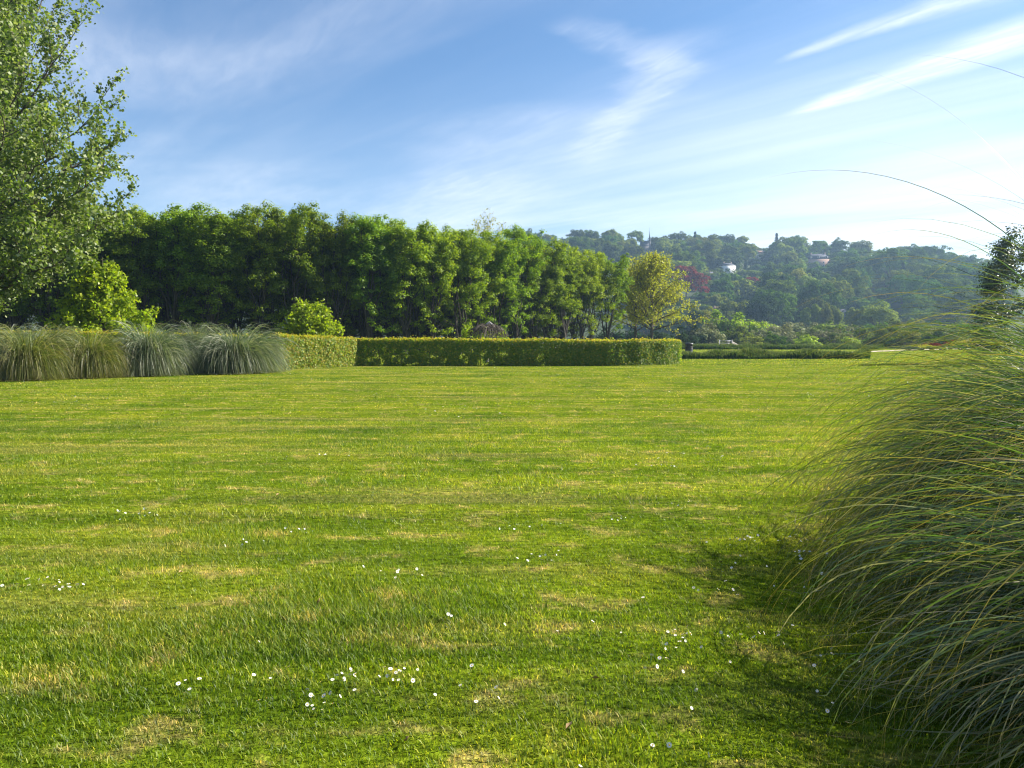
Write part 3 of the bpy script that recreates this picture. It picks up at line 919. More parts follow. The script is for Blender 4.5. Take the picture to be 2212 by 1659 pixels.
# ------------------------------------------------------------------ ornamental grass clumps
def reeds(rng, n, r0, L, tilt, droop, wind=(0, 0), width=0.012, seg=8, az=None, azs=None):
    """arching ribbons springing from a tussock; returns vertices, faces and the 0..1 position along each blade"""
    rad = r0 * np.sqrt(rng.random(n)); an = rng.random(n) * 2 * math.pi
    if az is not None:
        an = az + azs * rng.normal(size=n)
    base = np.column_stack([rad * np.cos(an), rad * np.sin(an), np.zeros(n)])
    out = an + rng.normal(size=n) * 0.45
    ti = np.clip(tilt[0] + (tilt[1] - tilt[0]) * (rad / r0) ** 0.8 + rng.normal(size=n) * 0.13, 0.02, 1.45)     # angle from vertical at the base
    ln = L * (0.55 + 0.45 * rng.random(n)) * (1 + 0.12 * rng.normal(size=n))
    dr = droop * (0.55 + 0.9 * rng.random(n))
    P = np.zeros((n, seg + 1, 3)); P[:, 0] = base
    W = np.array([wind[0], wind[1]])
    for i in range(seg):
        u = (i + 0.5) / seg
        th = ti + dr * u ** 1.6
        h = np.sin(th)
        d = np.column_stack([np.cos(out) * h + W[0] * u * 0.9, np.sin(out) * h + W[1] * u * 0.9, np.cos(th)])
        d /= np.linalg.norm(d, axis=1)[:, None]
        P[:, i + 1] = P[:, i] + d * (ln / seg)[:, None]
    low = P[:, :, 2] < 0.03
    P[:, :, 2] = np.where(low, 0.03 + 0.02 * rng.random(P.shape[:2]), P[:, :, 2])
    T = np.gradient(P, axis=1); T /= np.linalg.norm(T, axis=2)[:, :, None] + 1e-9
    tw = rng.random(n) * math.pi
    side = np.column_stack([-np.sin(out), np.cos(out), np.zeros(n)])[:, None, :]
    nrm = np.cross(T, np.broadcast_to(side, T.shape))
    S = side * np.cos(tw)[:, None, None] + nrm * np.sin(tw)[:, None, None]
    uu = np.linspace(0, 1, seg + 1)
    w = width * (0.6 + 0.8 * rng.random(n))[:, None] * (np.minimum(1, 0.5 + uu * 2.5) * (1 - uu ** 2.2) + 0.06)[None, :]
    A = P - S * w[:, :, None] * 0.5; B = P + S * w[:, :, None] * 0.5
    V = np.stack([A, B], 2).reshape(-1, 3)
    i, j = np.meshgrid(np.arange(n), np.arange(seg), indexing='ij')
    a = (i * (seg + 1) + j).ravel() * 2
    F = np.stack([a, a + 1, a + 3, a + 2], -1)
    return V, F, np.repeat(np.tile(uu, n), 2)


def clump_mesh(seed, mat, n=4000, L=3.2, wind=(0.12, 0.0), width=0.024, droop=2.6):
    rng = np.random.default_rng(seed)
    V1, F1, t1 = reeds(rng, n, 0.70, L, (0.03, 0.85), droop, wind, width, 7)
    V2, F2, t2 = reeds(rng, n // 3, 0.75, L * 0.6, (0.3, 1.1), 1.3, (wind[0] * 0.5, 0), width, 4)
    VV = np.concatenate([V1, V2])
    VV[:, :2] /= np.percentile(np.hypot(VV[:, 0], VV[:, 1]), 96)
    VV[:, 2] /= np.percentile(VV[:, 2], 98.5)          # unit radius and height; each copy is scaled to its own size
    k1 = len(V1) // 16
    ok = VV[:len(V1), 2].reshape(k1, 16).max(1) < 1.32
    VV = np.concatenate([VV[:len(V1)].reshape(k1, 16, 3)[ok].reshape(-1, 3), VV[len(V1):]])
    t1 = t1.reshape(k1, 16)[ok].ravel(); F1 = F1[:ok.sum() * 7]; V1 = VV[:ok.sum() * 16]
    return mesh_from('blades', VV, [np.concatenate([F1, F2 + len(V1)])], [mat], attr=np.concatenate([t1, t2]))


CM = [clump_mesh(51, M['pampas']), clump_mesh(52, M['pampas_gold']), clump_mesh(53, M['pampas'], wind=(0.32, -0.1))]
for (px, d, k, sc, sz, rz, lab) in [
    (514, 34.6, 2, 1.98, 1.74, 0.0, 'silvery grey-green pampas grass clump touching the sunlit hedge'),
    (425, 36.4, 0, 0.85, 1.84, 0.4, 'narrow pampas grass clump with ragged tips in the gap before the hedge'),
    (322, 32.2, 0, 1.58, 1.78, 0.2, 'silvery arching pampas grass clump next to a warmer green one'),
    (196, 30.4, 1, 1.4, 1.52, 0.0, 'olive-green pampas grass clump with tan lower blades'),
    (62, 28.6, 1, 1.5, 1.62, 0.7, 'straw-tipped pampas grass clump at the far end of the planted row'),
    (-75, 27.6, 0, 1.5, 1.6, 0.3, 'pale pampas grass clump beyond the straw-tipped one'),
    (118, 33.2, 0, 1.1, 1.72, -0.3, 'pampas grass clump half hidden behind the olive-green one'),
    (10, 32.6, 0, 1.1, 1.72, -0.5, 'pampas grass clump half hidden behind the straw-tipped one')]:
    x, y = gp(px, d)
    t = thing('pampas_grass', lab, 'grass clump', (x, y, gz(x, y)), rz, (sc, sc, sz), 'pampas grass clumps in the row along the hedge')
    o = link('blades', CM[k], t); o['kind'] = 'stuff'

# big clump by the camera
rng = np.random.default_rng(61)


def near_clump(x, y, n, L, width, label, seed, singles=0, tall=0, edge=1.65, slope=0.34, nm='pampas_grass', wind=(-0.28, -0.05), r0=0.62, tilt=(0.10, 0.95), droop=1.75):
    rng = np.random.default_rng(seed)
    t = thing(nm, label, 'grass clump', (x, y, gz(x, y)))
    def inside(V, F, tt, seg):
        """keep the blades that end short of the mown edge of the lawn"""
        k = len(V) // (2 * (seg + 1))
        mn = (V[:, 0] + x - slope * V[:, 2]).reshape(k, -1).min(1)
        ok = mn > edge + 0.8 * np.minimum(1.0, rng.exponential(0.33, k)) - 0.06
        V = V.reshape(k, -1, 3)[ok].reshape(-1, 3); tt = tt.reshape(k, -1)[ok].ravel()
        return V, F[:ok.sum() * seg], tt
    V1, F1, t1 = inside(*reeds(rng, n, r0, L, tilt, droop, wind, width, 15), 15)
    V2, F2, t2 = inside(*reeds(rng, n // 2, r0 * 1.15, L * 0.62, (0.35, 1.15), 1.5, wind, width, 7), 7)
    o = link('blades', mesh_from('blades', np.concatenate([V1, V2]), [np.concatenate([F1, F2 + len(V1)])], [M['pampas_near']], attr=np.concatenate([t1, t2])), t)
    o['kind'] = 'stuff'
    i = 0
    while i < tall:
        V, F, tt_ = reeds(rng, 1, r0, L * 1.28, (0.02, 0.30), 2.3 + 0.25 * rng.normal(), (-0.1, 0.0), width * 0.9, 30, math.pi + 0.2, 0.7)
        if V[:, 2].max() < 2.0 or (V[:, 0] + x).min() < 2.15:
            continue
        link('blade', mesh_from('blade', V, [F], [M['pampas_near']], attr=tt_), t); i += 1
    i = 0
    while i < singles:
        V, F, tt_ = reeds(rng, 1, r0, L * 1.1, (0.15, 0.8), droop * (0.95 + 0.12 * rng.normal()), wind, width * 1.2, 30, math.pi + 0.25, 0.7)
        if (V[:, 0] + x - slope * V[:, 2]).min() < edge - 0.16 * rng.random():
            continue
        link('blade', mesh_from('blade', V, [F], [M['pampas_near']], attr=tt_), t); i += 1


near_clump(4.35, 4.05, 9500, 3.7, 0.0075, 'huge arching pampas grass clump casting shade on the daisied lawn', 62, 150, wind=(-0.12, -0.03), tilt=(0.05, 0.62), droop=2.5, r0=0.8, edge=1.68, slope=0.44, tall=36)
near_clump(5.6, 6.4, 3200, 3.3, 0.009, 'pampas grass clump with glinting blades just behind the huge arching one', 63, 30, wind=(-0.12, -0.03), tilt=(0.05, 0.7), droop=2.5, edge=3.1)
near_clump(3.25, 2.5, 5000, 2.7, 0.0075, 'pampas grass clump whose low blades spread in front of the huge one', 64, 20, wind=(-0.12, 0.0), tilt=(0.05, 0.75), droop=2.5, edge=1.08)

# ------------------------------------------------------------------ hill trees and valley trees


def hill_tree(seed, mat, rx=8.0, rz=7.0, zc=9.5, ncl=70, per=75, leaf=0.8, trunk_r=0.35, squash=0.75, egg=0.0, cr=(1.5, 2.7)):
    rng = np.random.default_rng(seed)
    d = unit(ncl, rng)
    d[:, 2] = np.where(d[:, 2] < -0.55, -d[:, 2], d[:, 2])
    lump = 1 + 0.22 * (np.sin(d[:, 0] * 3 + seed) * np.cos(d[:, 1] * 4 + seed * 0.7)) + 0.10 * rng.normal(size=ncl)
    rr = (0.72 + 0.25 * rng.random(ncl)) * lump
    C = d * rr[:, None] * np.array([rx, rx, rz])
    if egg:
        C[:, :2] *= (1 - egg * np.clip(C[:, 2] / rz, -1, 1))[:, None]
    C[:, 2] += zc
    P, N = clumps(C, cr[0] + (cr[1] - cr[0]) * rng.random(ncl), per, rng, squash, up=0.55, shell=0.6)
    crown = crown_mesh('crown', P, N, leaf, mat, rng, 0.8)
    w = MB()
    w.tube(np.array([(0, 0, -1.5), (0.1, 0, zc * 0.5), (0, 0.1, zc + rz * 0.4)]), [trunk_r, trunk_r * 0.7, trunk_r * 0.2], 7)
    for i in range(6):
        a = i * 1.05 + rng.random(); z0 = zc - rz * 0.6 + i * 0.4
        w.tube(bow((0, 0, z0), (math.cos(a) * rx * 0.65, math.sin(a) * rx * 0.65, zc + rz * 0.25), -0.05, rng, 5), np.linspace(trunk_r * 0.5, 0.05, 5), 5, cap=False)
    return w.mesh('trunk', M['bark'], True), crown


def conifer(seed, h=17.0, rad=3.6, mat='wood_d'):
    rng = np.random.default_rng(seed)
    P, N = [], []
    for i in range(26):
        f = i / 25; z = 1.5 + (h - 1.8) * f; r = rad * (1 - f) ** 0.8 + 0.25
        for j in range(int(5 + 7 * (1 - f))):
            a = rng.random() * 6.28; k = 14
            u = rng.random(k)[:, None]
            e = np.array([math.cos(a) * r, math.sin(a) * r, -0.25 * r])
            P.append(np.array([0, 0, z]) + e * u + rng.normal(size=(k, 3)) * 0.3)
            N.append(np.array([math.cos(a) * 0.6, math.sin(a) * 0.6, 0.8]) + rng.normal(size=(k, 3)) * 0.4)
    w = MB(); w.tube(np.array([(0, 0, -1.5), (0, 0, h * 0.6), (0, 0, h)]), [0.35, 0.2, 0.04], 7)
    return w.mesh('trunk', M['bark'], True), crown_mesh('crown', np.concatenate(P), np.concatenate(N), 0.75, M[mat], rng, 0.6)


def bare_tree(seed, h=17.0):
    rng = np.random.default_rng(seed)
    limbs = []
    for i in range(16):
        a = i * 2.4; f = i / 16; L = 5.5 * (1 - 0.4 * f)
        limbs.append((np.array([0, 0, h * 0.25 + h * 0.35 * f]), np.array([math.cos(a) * L, math.sin(a) * L, h * (0.62 + 0.36 * f)]), 0.2))
    wood, P, N = branchy(rng, np.array([(0, 0, -1.5), (0.2, 0, h * 0.4), (0, 0.2, h * 0.9)]), [0.4, 0.28, 0.08], limbs, 0.4, sec=8, sec_len=(0.3, 0.5), twigs=3, twig_len=1.6, per=3,
                         start=0.3, upb=0.4, jitter=0.4)
    return wood.mesh('trunk', M['bark'], True), crown_mesh('crown', P, N, 0.5, M['greybush'], rng)


HT = {'broad': [hill_tree(200 + i, M['wood_a'], rx=6.5 + i * 0.4, rz=6.5 + (i % 3) * 0.8, zc=9.0 + (i % 2)) for i in range(6)],
      'fresh': [hill_tree(220 + i, M['wood_y'], rx=6.2 + i * 0.5, rz=6.4, zc=8.8, ncl=60) for i in range(3)],
      'copper': [hill_tree(231, M['copper'], rx=7.5, rz=6.2, zc=7.5)],
      'conifer': [conifer(241), conifer(242, 15, 4.2)],
      'bare': [bare_tree(251), bare_tree(252, 15)]}
HL = {'broad': 'round green tree in the hazy wood',
      'fresh': 'fresh yellow-green tree in the hazy wood',
      'conifer': 'dark pointed conifer in the hazy wood',
      'bare': 'half-bare twiggy tree in the hazy wood'}

# houses first, so that the trees keep clear of the view to them
houses = []


def house(name, label, px, py, wpx, w, dep, wall_h, roof_h, wall, roof, rows, cols, rz=0.0, dormers=0, chim=1, hip=0.0, wing=None, gable_front=False, dpush=0):
    p = hit_hill(px, py)
    z = float(hill(p.x, p.y))
    ks = 1.15 * wpx / FPX * p.y / w
    t = thing(name, label, 'house', (p.x, p.y, z - 0.3), rz, ks)
    houses.append((px, p.y, w * ks))
    b = MB(); b.box(-w / 2, w / 2, -dep / 2, dep / 2, -3.5, wall_h); b.build('wall', M[wall], t)
    ov = 0.35
    if gable_front:
        rb = MB(); hw, hd = w / 2 + ov, dep / 2 + ov
        rb.add([(-hw, -hd, wall_h), (hw, -hd, wall_h), (0, -hd, wall_h + roof_h), (-hw, hd, wall_h), (hw, hd, wall_h), (0, hd, wall_h + roof_h)],
               [(0, 1, 2), (3, 5, 4), (0, 2, 5, 3), (1, 4, 5, 2), (0, 3, 4, 1)])
        g = MB(); g.add([(-w / 2, -dep / 2 - ov - 0.03, wall_h + 0.03), (w / 2, -dep / 2 - ov - 0.03, wall_h + 0.03), (0, -dep / 2 - ov - 0.03, wall_h + roof_h * 0.88)], [(0, 1, 2)])
        g.build('gable', M[wall], t)
    else:
        rb = MB(); hw, hd = w / 2 + ov, dep / 2 + ov; rw = w / 2 * (1 - hip) + ov * (1 - hip)
        rb.add([(-hw, -hd, wall_h), (hw, -hd, wall_h), (hw, hd, wall_h), (-hw, hd, wall_h), (-rw, 0, wall_h + roof_h), (rw, 0, wall_h + roof_h)],
               [(0, 1, 5, 4), (1, 2, 5), (2, 3, 4, 5), (3, 0, 4), (0, 3, 2, 1)])
    rf = rb.build('roof', M[roof], t)
    for c in range(chim):
        cx = (-w * 0.3 if c == 0 else w * 0.3)
        cb = MB(); cb.box(cx - 0.35, cx + 0.35, -0.3, 0.3, wall_h + roof_h * 0.4, wall_h + roof_h + 1.0)
        cb.build('chimney', M['brick'], rf)
    yf = -dep / 2
    for r in range(rows):
        for c in range(cols):
            x = -w / 2 + w * (c + 0.5) / cols; z0 = 0.9 + r * 2.8
            if z0 + 1.4 > wall_h:
                continue
            m = MB(); m.box(x - 0.62, x + 0.62, yf - 0.06, yf + 0.02, z0 - 0.08, z0 + 1.58)
            f = m.build('window', M['trim'], t)
            m = MB(); m.box(x - 0.50, x + 0.50, yf - 0.09, yf - 0.03, z0 + 0.04, z0 + 1.46); m.build('pane', M['glass'], f)
    for i in range(dormers):
        x = -w / 2 + w * (i + 0.5) / dormers
        zb = wall_h + roof_h * 0.16
        m = MB(); m.box(x - 0.75, x + 0.75, yf + dep * 0.06, yf + dep * 0.34, zb, zb + 1.5); dm = m.build('dormer', M['trim'], t)
        m = MB(); m.box(x - 0.45, x + 0.45, yf + dep * 0.06 - 0.05, yf + dep * 0.06 + 0.03, zb + 0.25, zb + 1.3); m.build('pane', M['glass'], dm)
        m = MB(); y0, y1 = yf + dep * 0.06 - 0.15, yf + dep * 0.40
        m.add([(x - 0.95, y0, zb + 1.5), (x + 0.95, y0, zb + 1.5), (x, y0, zb + 2.2), (x - 0.95, y1, zb + 1.5), (x + 0.95, y1, zb + 1.5), (x, y1, zb + 2.2)],
              [(0, 1, 2), (3, 5, 4), (0, 2, 5, 3), (1, 4, 5, 2), (0, 3, 4, 1)])
        m.build('dormer_roof', M[roof], dm)
    m = MB(); m.box(w * 0.12 - 0.5, w * 0.12 + 0.5, yf - 0.05, yf + 0.02, -0.3, 1.95)
    if rows and cols % 2 == 0:
        m.build('door', M['stone'], t)
    if wing:
        m = MB(); m.box(wing[0], wing[1], yf - 2.5, yf - 0.02, -3.5, wing[2]); m.build('wing', M[wall], t)
        m = MB(); m.box(wing[0] - 0.2, wing[1] + 0.2, yf - 2.7, yf - 0.05, wing[2] + 0.003, wing[2] + 0.25); m.build('wing_roof', M[roof], t)
    return t


house('white_house', 'low white house with slate roof and two dormers on the wooded hill', 1524, 603, 26, 15, 8, 4.6, 3.6, 'white', 'slate', 1, 4, R(-8), 2, 2)
house('white_house', 'tall narrow white house with flat slate roof above the wood', 1571, 591, 25, 14, 10, 8.2, 3.2, 'white', 'slate', 2, 3, R(14), 0, 2, 0.5)
house('pale_house', 'pale house half hidden among the trees below the skyline', 1641, 560, 20, 13, 9, 6.5, 4.0, 'cream', 'tile', 2, 3, R(5), 0, 1)
house('brick_villa', 'brick villa with steep slate roof and white dormers high on the hill', 1766, 579, 41, 19, 12, 7.4, 5.0, 'brick', 'slate', 2, 5, R(-12), 3, 2, 0.45, (-9.5, -4.5, 2.9))
house('grey_house', 'grey gabled house between columnar trees at the foot of the hill', 1818, 703, 23, 11, 14, 6.5, 8.5, 'stone', 'slate', 2, 3, R(-6), 0, 1, 0, None, True)
house('brown_cottage', 'small brown-roofed cottage in the trees at the foot of the hill', 1550, 683, 20, 10, 8, 3.6, 5.5, 'brick', 'tile', 1, 3, R(10), 0, 1)

# church on the crest
p = hit_hill(1392, 545)
t = thing('church', 'dark slate church with thin pointed spire on the skyline', 'church', (p.x, p.y, float(hill(p.x, p.y)) - 0.3), R(10), (0.5, 0.5, 1))
houses.append((1394, p.y, 9))
church_px = 1396
CH = at(1392, 524, p.y).z - p.z
m = MB(); m.box(-7, 7, -4, 4, -3, CH - 3.2); m.build('nave_wall', M['darkstone'], t)
m = MB()
m.add([(-7.3, -4.3, CH - 3.2), (7.3, -4.3, CH - 3.2), (7.3, 4.3, CH - 3.2), (-7.3, 4.3, CH - 3.2), (-7.3, 0, CH + 1.8), (7.3, 0, CH + 1.8)], [(0, 1, 5, 4), (1, 2, 5), (2, 3, 4, 5), (3, 0, 4), (0, 3, 2, 1)])
m.build('nave_roof', M['slate'], t)
for x in (-5, -2.5, 0, 2.5, 5):
    m = MB(); m.box(x - 0.4, x + 0.4, -4.08, -3.97, CH - 7, CH - 4.2); m.build('window', M['glass'], t)
m = MB(); m.box(7.3, 10.5, -1.6, 1.6, -3, CH + 1.0); m.build('tower', M['darkstone'], t)
m = MB(); m.lathe([(2.1, CH + 1.0), (1.9, CH + 1.6), (1.2, CH + 4.0), (0.5, CH + 7.5), (0.06, CH + 11.5)], 8, (8.9, 0)); sp = m.build('spire', M['slate'], t)
m = MB(); m.box(8.83, 8.97, -0.07, 0.07, CH + 11.3, CH + 13.0); m.box(8.45, 9.35, -0.06, 0.06, CH + 12.2, CH + 12.35); m.build('cross', M['slate'], sp)

# pale cross on the hillside
p = hit_hill(1885, 560)
houses.append((1885, p.y, 6))
t = thing('wayside_cross', 'tall pale cross standing among trees near the top of the hill', 'cross', (p.x, p.y, float(hill(p.x, p.y)) - 0.2))
m = MB(); m.lathe([(1.2, 0), (1.2, 0.8), (0.8, 0.8), (0.8, 1.5), (0.0, 1.5)], 8); m.build('plinth', M['stone'], t)
m = MB(); m.box(-0.32, 0.32, -0.25, 0.25, 1.45, 9.5); m.build('shaft', M['white'], t)
m = MB(); m.box(-2.0, -0.322, -0.24, 0.24, 7.0, 7.6); m.box(0.322, 2.0, -0.24, 0.24, 7.0, 7.6); m.build('arm', M['white'], t)


for (px, py, sc, lab) in [(1482, 650, 1.3, 'dark red copper-leaved tree below the white house on the hill'),
                          (1626, 640, 0.75, 'purple-red leaved tree among green trees halfway up the hill'),
                          (1640, 548, 0.45, 'small reddish tree beside the pale house near the skyline')]:
    p = hit_hill(px, py)
    houses.append((px, p.y, 9 * sc))
    a, b = HT['copper'][0]
    plant_pair('copper_beech', lab, 'tree', (p.x, p.y, p.z), a, b, px, sc, 'copper trees on the hillside')


def pxof(x, y):
    return CX + FPX * x / y


def pyof(z, y):
    return HORIZ - FPX * (z - EYE) / y


def head_room(x, y, z, rad):
    """tallest crown that still leaves the houses behind it in view"""
    px = pxof(x, y); rp = rad / y * FPX; best = 99.0
    if y > 560 and abs(px - church_px) < 11 + rp * 0.8:
        best = EYE + (HORIZ - 531) / FPX * y - z
    for (hx, hy, hw) in houses:
        hp = hw / 2 / hy * FPX
        if y < hy + 8 and abs(px - hx) < hp + rp * 0.65:
            hz = pyof(float(hill((hx - CX) / FPX * hy, hy)), hy)
            best = min(best, EYE + (HORIZ - hz) / FPX * y - z - 1.0)
    return best


LM = [(1150, 'behind the grove'), (1392, 'near the church'), (1524, 'near the low white house'), (1571, 'near the tall white house'), (1641, 'near the pale house'), (1766, 'near the brick villa'), (1885, 'near the pale cross'), (2060, 'beyond the pale cross')]


def hillspot(x, y):
    w = min(LM, key=lambda q: abs(q[0] - pxof(x, y)))[1]
    return ('skyline' if y > 610 else 'upper slope' if y > 520 else 'lower slope' if y > 410 else 'foot of slope') + ' ' + w


rng = np.random.default_rng(71)
spots = []
trees = []
for yi, yy in enumerate(np.arange(335, 716, 21)):
    span = np.arange(-40, 0.70 * yy + 10, 16.8)
    for xx in span:
        x = xx + rng.normal() * 3.5 + (yi % 2) * 7; y = yy + rng.normal() * 4.5
        if pxof(x, y) < (1110 if y > 560 else 1360) or pxof(x, y) > 2150:
            continue
        r = rng.random(); crest = y > 615
        kind = 'broad' if r < 0.62 else 'fresh' if r < 0.86 else 'conifer' if r < 0.92 else 'bare' if crest else 'broad'
        z = float(hill(x, y)); sc = 0.80 + 0.42 * rng.random()
        if crest:
            sc *= 0.9
        room = head_room(x, y, z, 7 * sc)
        if room < 16 * sc:
            sc = room / 16.5; kind = 'broad' if rng.random() < 0.7 else 'fresh'
            sc = min(0.55, max(sc, 0.25))
            small = True
        else:
            small = False
        if room < 16 * sc:
            if y > 600 and room < 3:
                continue
        a, b = HT[kind][int(rng.integers(0, len(HT[kind])))]
        if small:
            spots.append((x, y))
        lab = HL[kind] + ', ' + hillspot(x, y)
        trees.append((x, y))
        plant_pair('hill_tree', lab, 'tree', (x, y, z), a, b, rng.random() * 6.28, (sc * (0.9 + 0.2 * rng.random()), sc, sc * (0.9 + 0.25 * rng.random())), kind + ' trees, ' + hillspot(x, y))
# low scrub between the small trees kept short below the houses
rng = np.random.default_rng(72)
und = [hill_tree(260 + i, M['wood_a'], rx=4.5, rz=2.6, zc=1.6, ncl=34, per=60, leaf=0.7, trunk_r=0.12, cr=(1.2, 2.0)) for i in range(2)]
for (x, y) in spots:
    for k in range(2):
        x2, y2 = x + rng.normal() * 6, y + rng.normal() * 6
        a, b = und[k]
        plant_pair('hill_bush', 'low green bush on the hillside, ' + hillspot(x2, y2), 'bush', (x2, y2, float(hill(x2, y2))), a, b, rng.random() * 6, 0.7 + 0.5 * rng.random(), 'bushes, ' + hillspot(x2, y2), 'stem', 'foliage')

# taller bushes wherever the wood leaves open ground
T_ = np.array(trees); done = 0
for k in range(6000):
    y2 = 330 + 370 * rng.random(); x2 = (1125 + 1010 * rng.random() - CX) / FPX * y2
    if np.min(np.hypot(T_[:, 0] - x2, T_[:, 1] - y2)) < 8.2 or (y2 < 560 and pxof(x2, y2) < 1400):
        continue
    sc = min(1.9, head_room(x2, y2, float(hill(x2, y2)), 5) / 5.2)
    if sc < 0.5:
        continue
    T_ = np.concatenate([T_, [(x2, y2)]])
    a, b = und[k % 2]
    plant_pair('hill_bush', 'broad green thicket filling a woodland gap, ' + hillspot(x2, y2), 'bush', (x2, y2, float(hill(x2, y2))), a, b, rng.random() * 6, (sc * 1.15, sc * 1.15, sc * (0.9 + 0.5 * rng.random())), 'thickets, ' + hillspot(x2, y2), 'stem', 'foliage')
    done += 1
    if done >= 150:
        break

# valley trees at the foot of the hill
VT = {'round': hill_tree(301, M['wood_d'], rx=6.0, rz=7.5, zc=8.0, ncl=110, per=60, leaf=0.6, cr=(1.2, 1.8), squash=0.9, egg=-0.1),
      'olive': hill_tree(302, M['wood_y'], rx=6.0, rz=6.5, zc=7.5, ncl=110, per=60, leaf=0.6, cr=(1.2, 1.8), squash=0.9),
      'column': hill_tree(303, M['wood_y'], rx=1.9, rz=7.0, zc=7.5, ncl=60, per=50, leaf=0.5, cr=(0.7, 1.1), squash=1.2, egg=0.45),
      'column2': hill_tree(304, M['wood_y'], rx=2.3, rz=6.2, zc=6.8, ncl=60, per=50, leaf=0.5, cr=(0.7, 1.2), squash=1.2, egg=0.4)}


def valley(kind, px, d, top_py, lab, group=None, zt=15.0):
    x = (px - CX) / FPX * d
    z = float(ground(x, d)) if d < 318 else max(float(ground(x, d)), float(hill(x, d)))
    h = EYE + (HORIZ - top_py) / FPX * d - z
    a, b = VT[kind]
    zmax = max(v.co.z for v in b.vertices)
    plant_pair('valley_tree', lab, 'tree', (x, d, z), a, b, px * 1.3, h / zmax, group)


valley('olive', 1580, 318, 640, 'olive round-topped clipped tree at the foot of the hill')
valley('round', 1622, 314, 646, 'dark green rounded tree beside the tall dome-shaped one')
valley('round', 1657, 310, 636, 'tall dome-shaped dark green tree at the foot of the hill')
for px, tp in [(1738, 664), (1748, 672), (1760, 656), (1773, 668), (1785, 655), (1798, 659), (1808, 668)]:
    valley('column' if px % 2 else 'column2', px, 290 + px % 7, tp, 'narrow columnar poplar in the group to one side of the grey gabled house', 'columnar poplars near the villa meadow')
for px, tp in [(1838, 664), (1850, 668), (1862, 662), (1876, 668), (1888, 670), (1966, 686), (1978, 688), (1990, 692)]:
    valley('column' if px % 2 else 'column2', px, 285 + px % 7, tp, 'narrow columnar poplar in the longer line past the grey gabled house', 'columnar poplars past the grey house')
valley('olive', 1897, 280, 650, 'domed fresh green tree rising from the end of the columnar line')
valley('round', 1500, 250, 668, 'dark rounded tree behind the yellow-olive tree')
valley('olive', 1520, 262, 660, 'olive-green tree beside the brown cottage')
valley('round', 1700, 270, 702, 'low dark clipped tree on the terrace before the hill')
valley('olive', 1722, 272, 706, 'low olive clipped tree on the terrace before the hill')

# pale retaining wall of the terrace
m = MB(); x0, x1 = gp(1650, 262)[0], gp(1735, 262)[0]
m.box(x0, x1, 261.8, 262.2, -1.5, EYE + (HORIZ - 709.5) / FPX * 262)
tag(m.build('terrace_wall', M['cream']), 'low pale garden wall below clipped bushes at the foot of the hill', 'wall')

# scrub belt
rng = np.random.default_rng(81)


def shrub_mesh(seed, mat, r=2.6, h=4.6, ncl=46, per=75, leaf=0.30, cr=(0.55, 1.1)):
    rng = np.random.default_rng(seed)
    d = unit(ncl, rng); d[:, 2] = np.abs(d[:, 2]) * 1.0
    C = d * (0.55 + 0.42 * rng.random(ncl))[:, None] * np.array([r, r, h * 0.86]) * (1 + 0.12 * rng.normal(size=ncl))[:, None]
    C[:, 2] = np.maximum(C[:, 2], 0.45)
    P, N = clumps(C, cr[0] + (cr[1] - cr[0]) * rng.random(ncl), per, rng, 0.9, up=0.4, shell=0.35)
    P[:, 2] = np.maximum(P[:, 2], 0.05)
    w = MB()
    for i in range(9):
        a = i * 0.7; rr = r * 0.6
        w.tube(bow((0, 0, -0.1), (math.cos(a) * rr, math.sin(a) * rr, h * 0.8), 0.0, rng, 5), np.linspace(0.07, 0.015, 5), 5, cap=False)
    return w.mesh('stem', M['bark'], True), crown_mesh('foliage', P, N, leaf, mat, rng, 0.7)


SB = {'green': [shrub_mesh(401, M['wood_a']), shrub_mesh(402, M['wood_a'], 3.0, 4.2)],
      'fresh': [shrub_mesh(403, M['wood_y']), shrub_mesh(404, M['lime'], 2.7, 4.8)],
      'grey': [shrub_mesh(405, M['greybush'], 2.4, 4.6), shrub_mesh(406, M['greybush'], 2.9, 4.0)],
      'dark': [shrub_mesh(407, M['wood_d'], 2.8, 4.6)],
      'bright': [shrub_mesh(408, M['grove'], 2.6, 5.0, 60)]}


def scrub(kind, px, d, top_py, lab, wide=1.0, group=None):
    x = (px - CX) / FPX * d; z = gz(x, d)
    h = EYE + (HORIZ - top_py) / FPX * d - z
    a, b = SB[kind][int(rng.integers(0, len(SB[kind])))]
    zmax = max(v.co.z for v in b.vertices)
    s = h / zmax
    plant_pair('scrub_bush', lab, 'bush', (x, d, z), a, b, rng.random() * 6.28, (s * wide, s * wide, s), group, 'stem', 'foliage')


scrub('dark', 1478, 140, 704, 'dark bush under the outer boughs of the yellow-olive tree', 1.0)
scrub('dark', 1500, 150, 700, 'dark bush beside the parked car', 1.0)
scrub('dark', 1448, 145, 712, 'dark bush between the yellow-olive tree and the hedge end', 1.1)
scrub('grey', 1517, 158, 672, 'tall grey-green willow bush behind the parked car', 0.8)
scrub('grey', 1530, 150, 700, 'pale grey-leaved bush leaning over the parked car', 0.85)
scrub('bright', 1564, 175, 668, 'bright green dense tree-like bush behind the slatted gate', 0.95)
scrub('fresh', 1615, 180, 684, 'yellow-green bush rising above the scrub belt', 1.25)
scrub('green', 1592, 165, 700, 'green bush beside the slatted gate', 1.1)
for px, tp, w_ in [(1300, 704, 'behind the last trunks of the grove'), (1340, 698, 'between the grove end and the thin yellow-olive tree'), (1378, 702, 'behind the thin yellow-olive tree'), (1415, 700, 'behind the trunk of the wider yellow-olive tree')]:
    scrub('dark', px, 132 + px % 9, tp, 'dark bush ' + w_, 1.25)
glab = {'green': 'green bush in the scrub belt beyond the far verge', 'grey': 'grey twiggy bush in the scrub belt beyond the far verge', 'fresh': 'fresh light-green bush in the scrub belt beyond the far verge'}
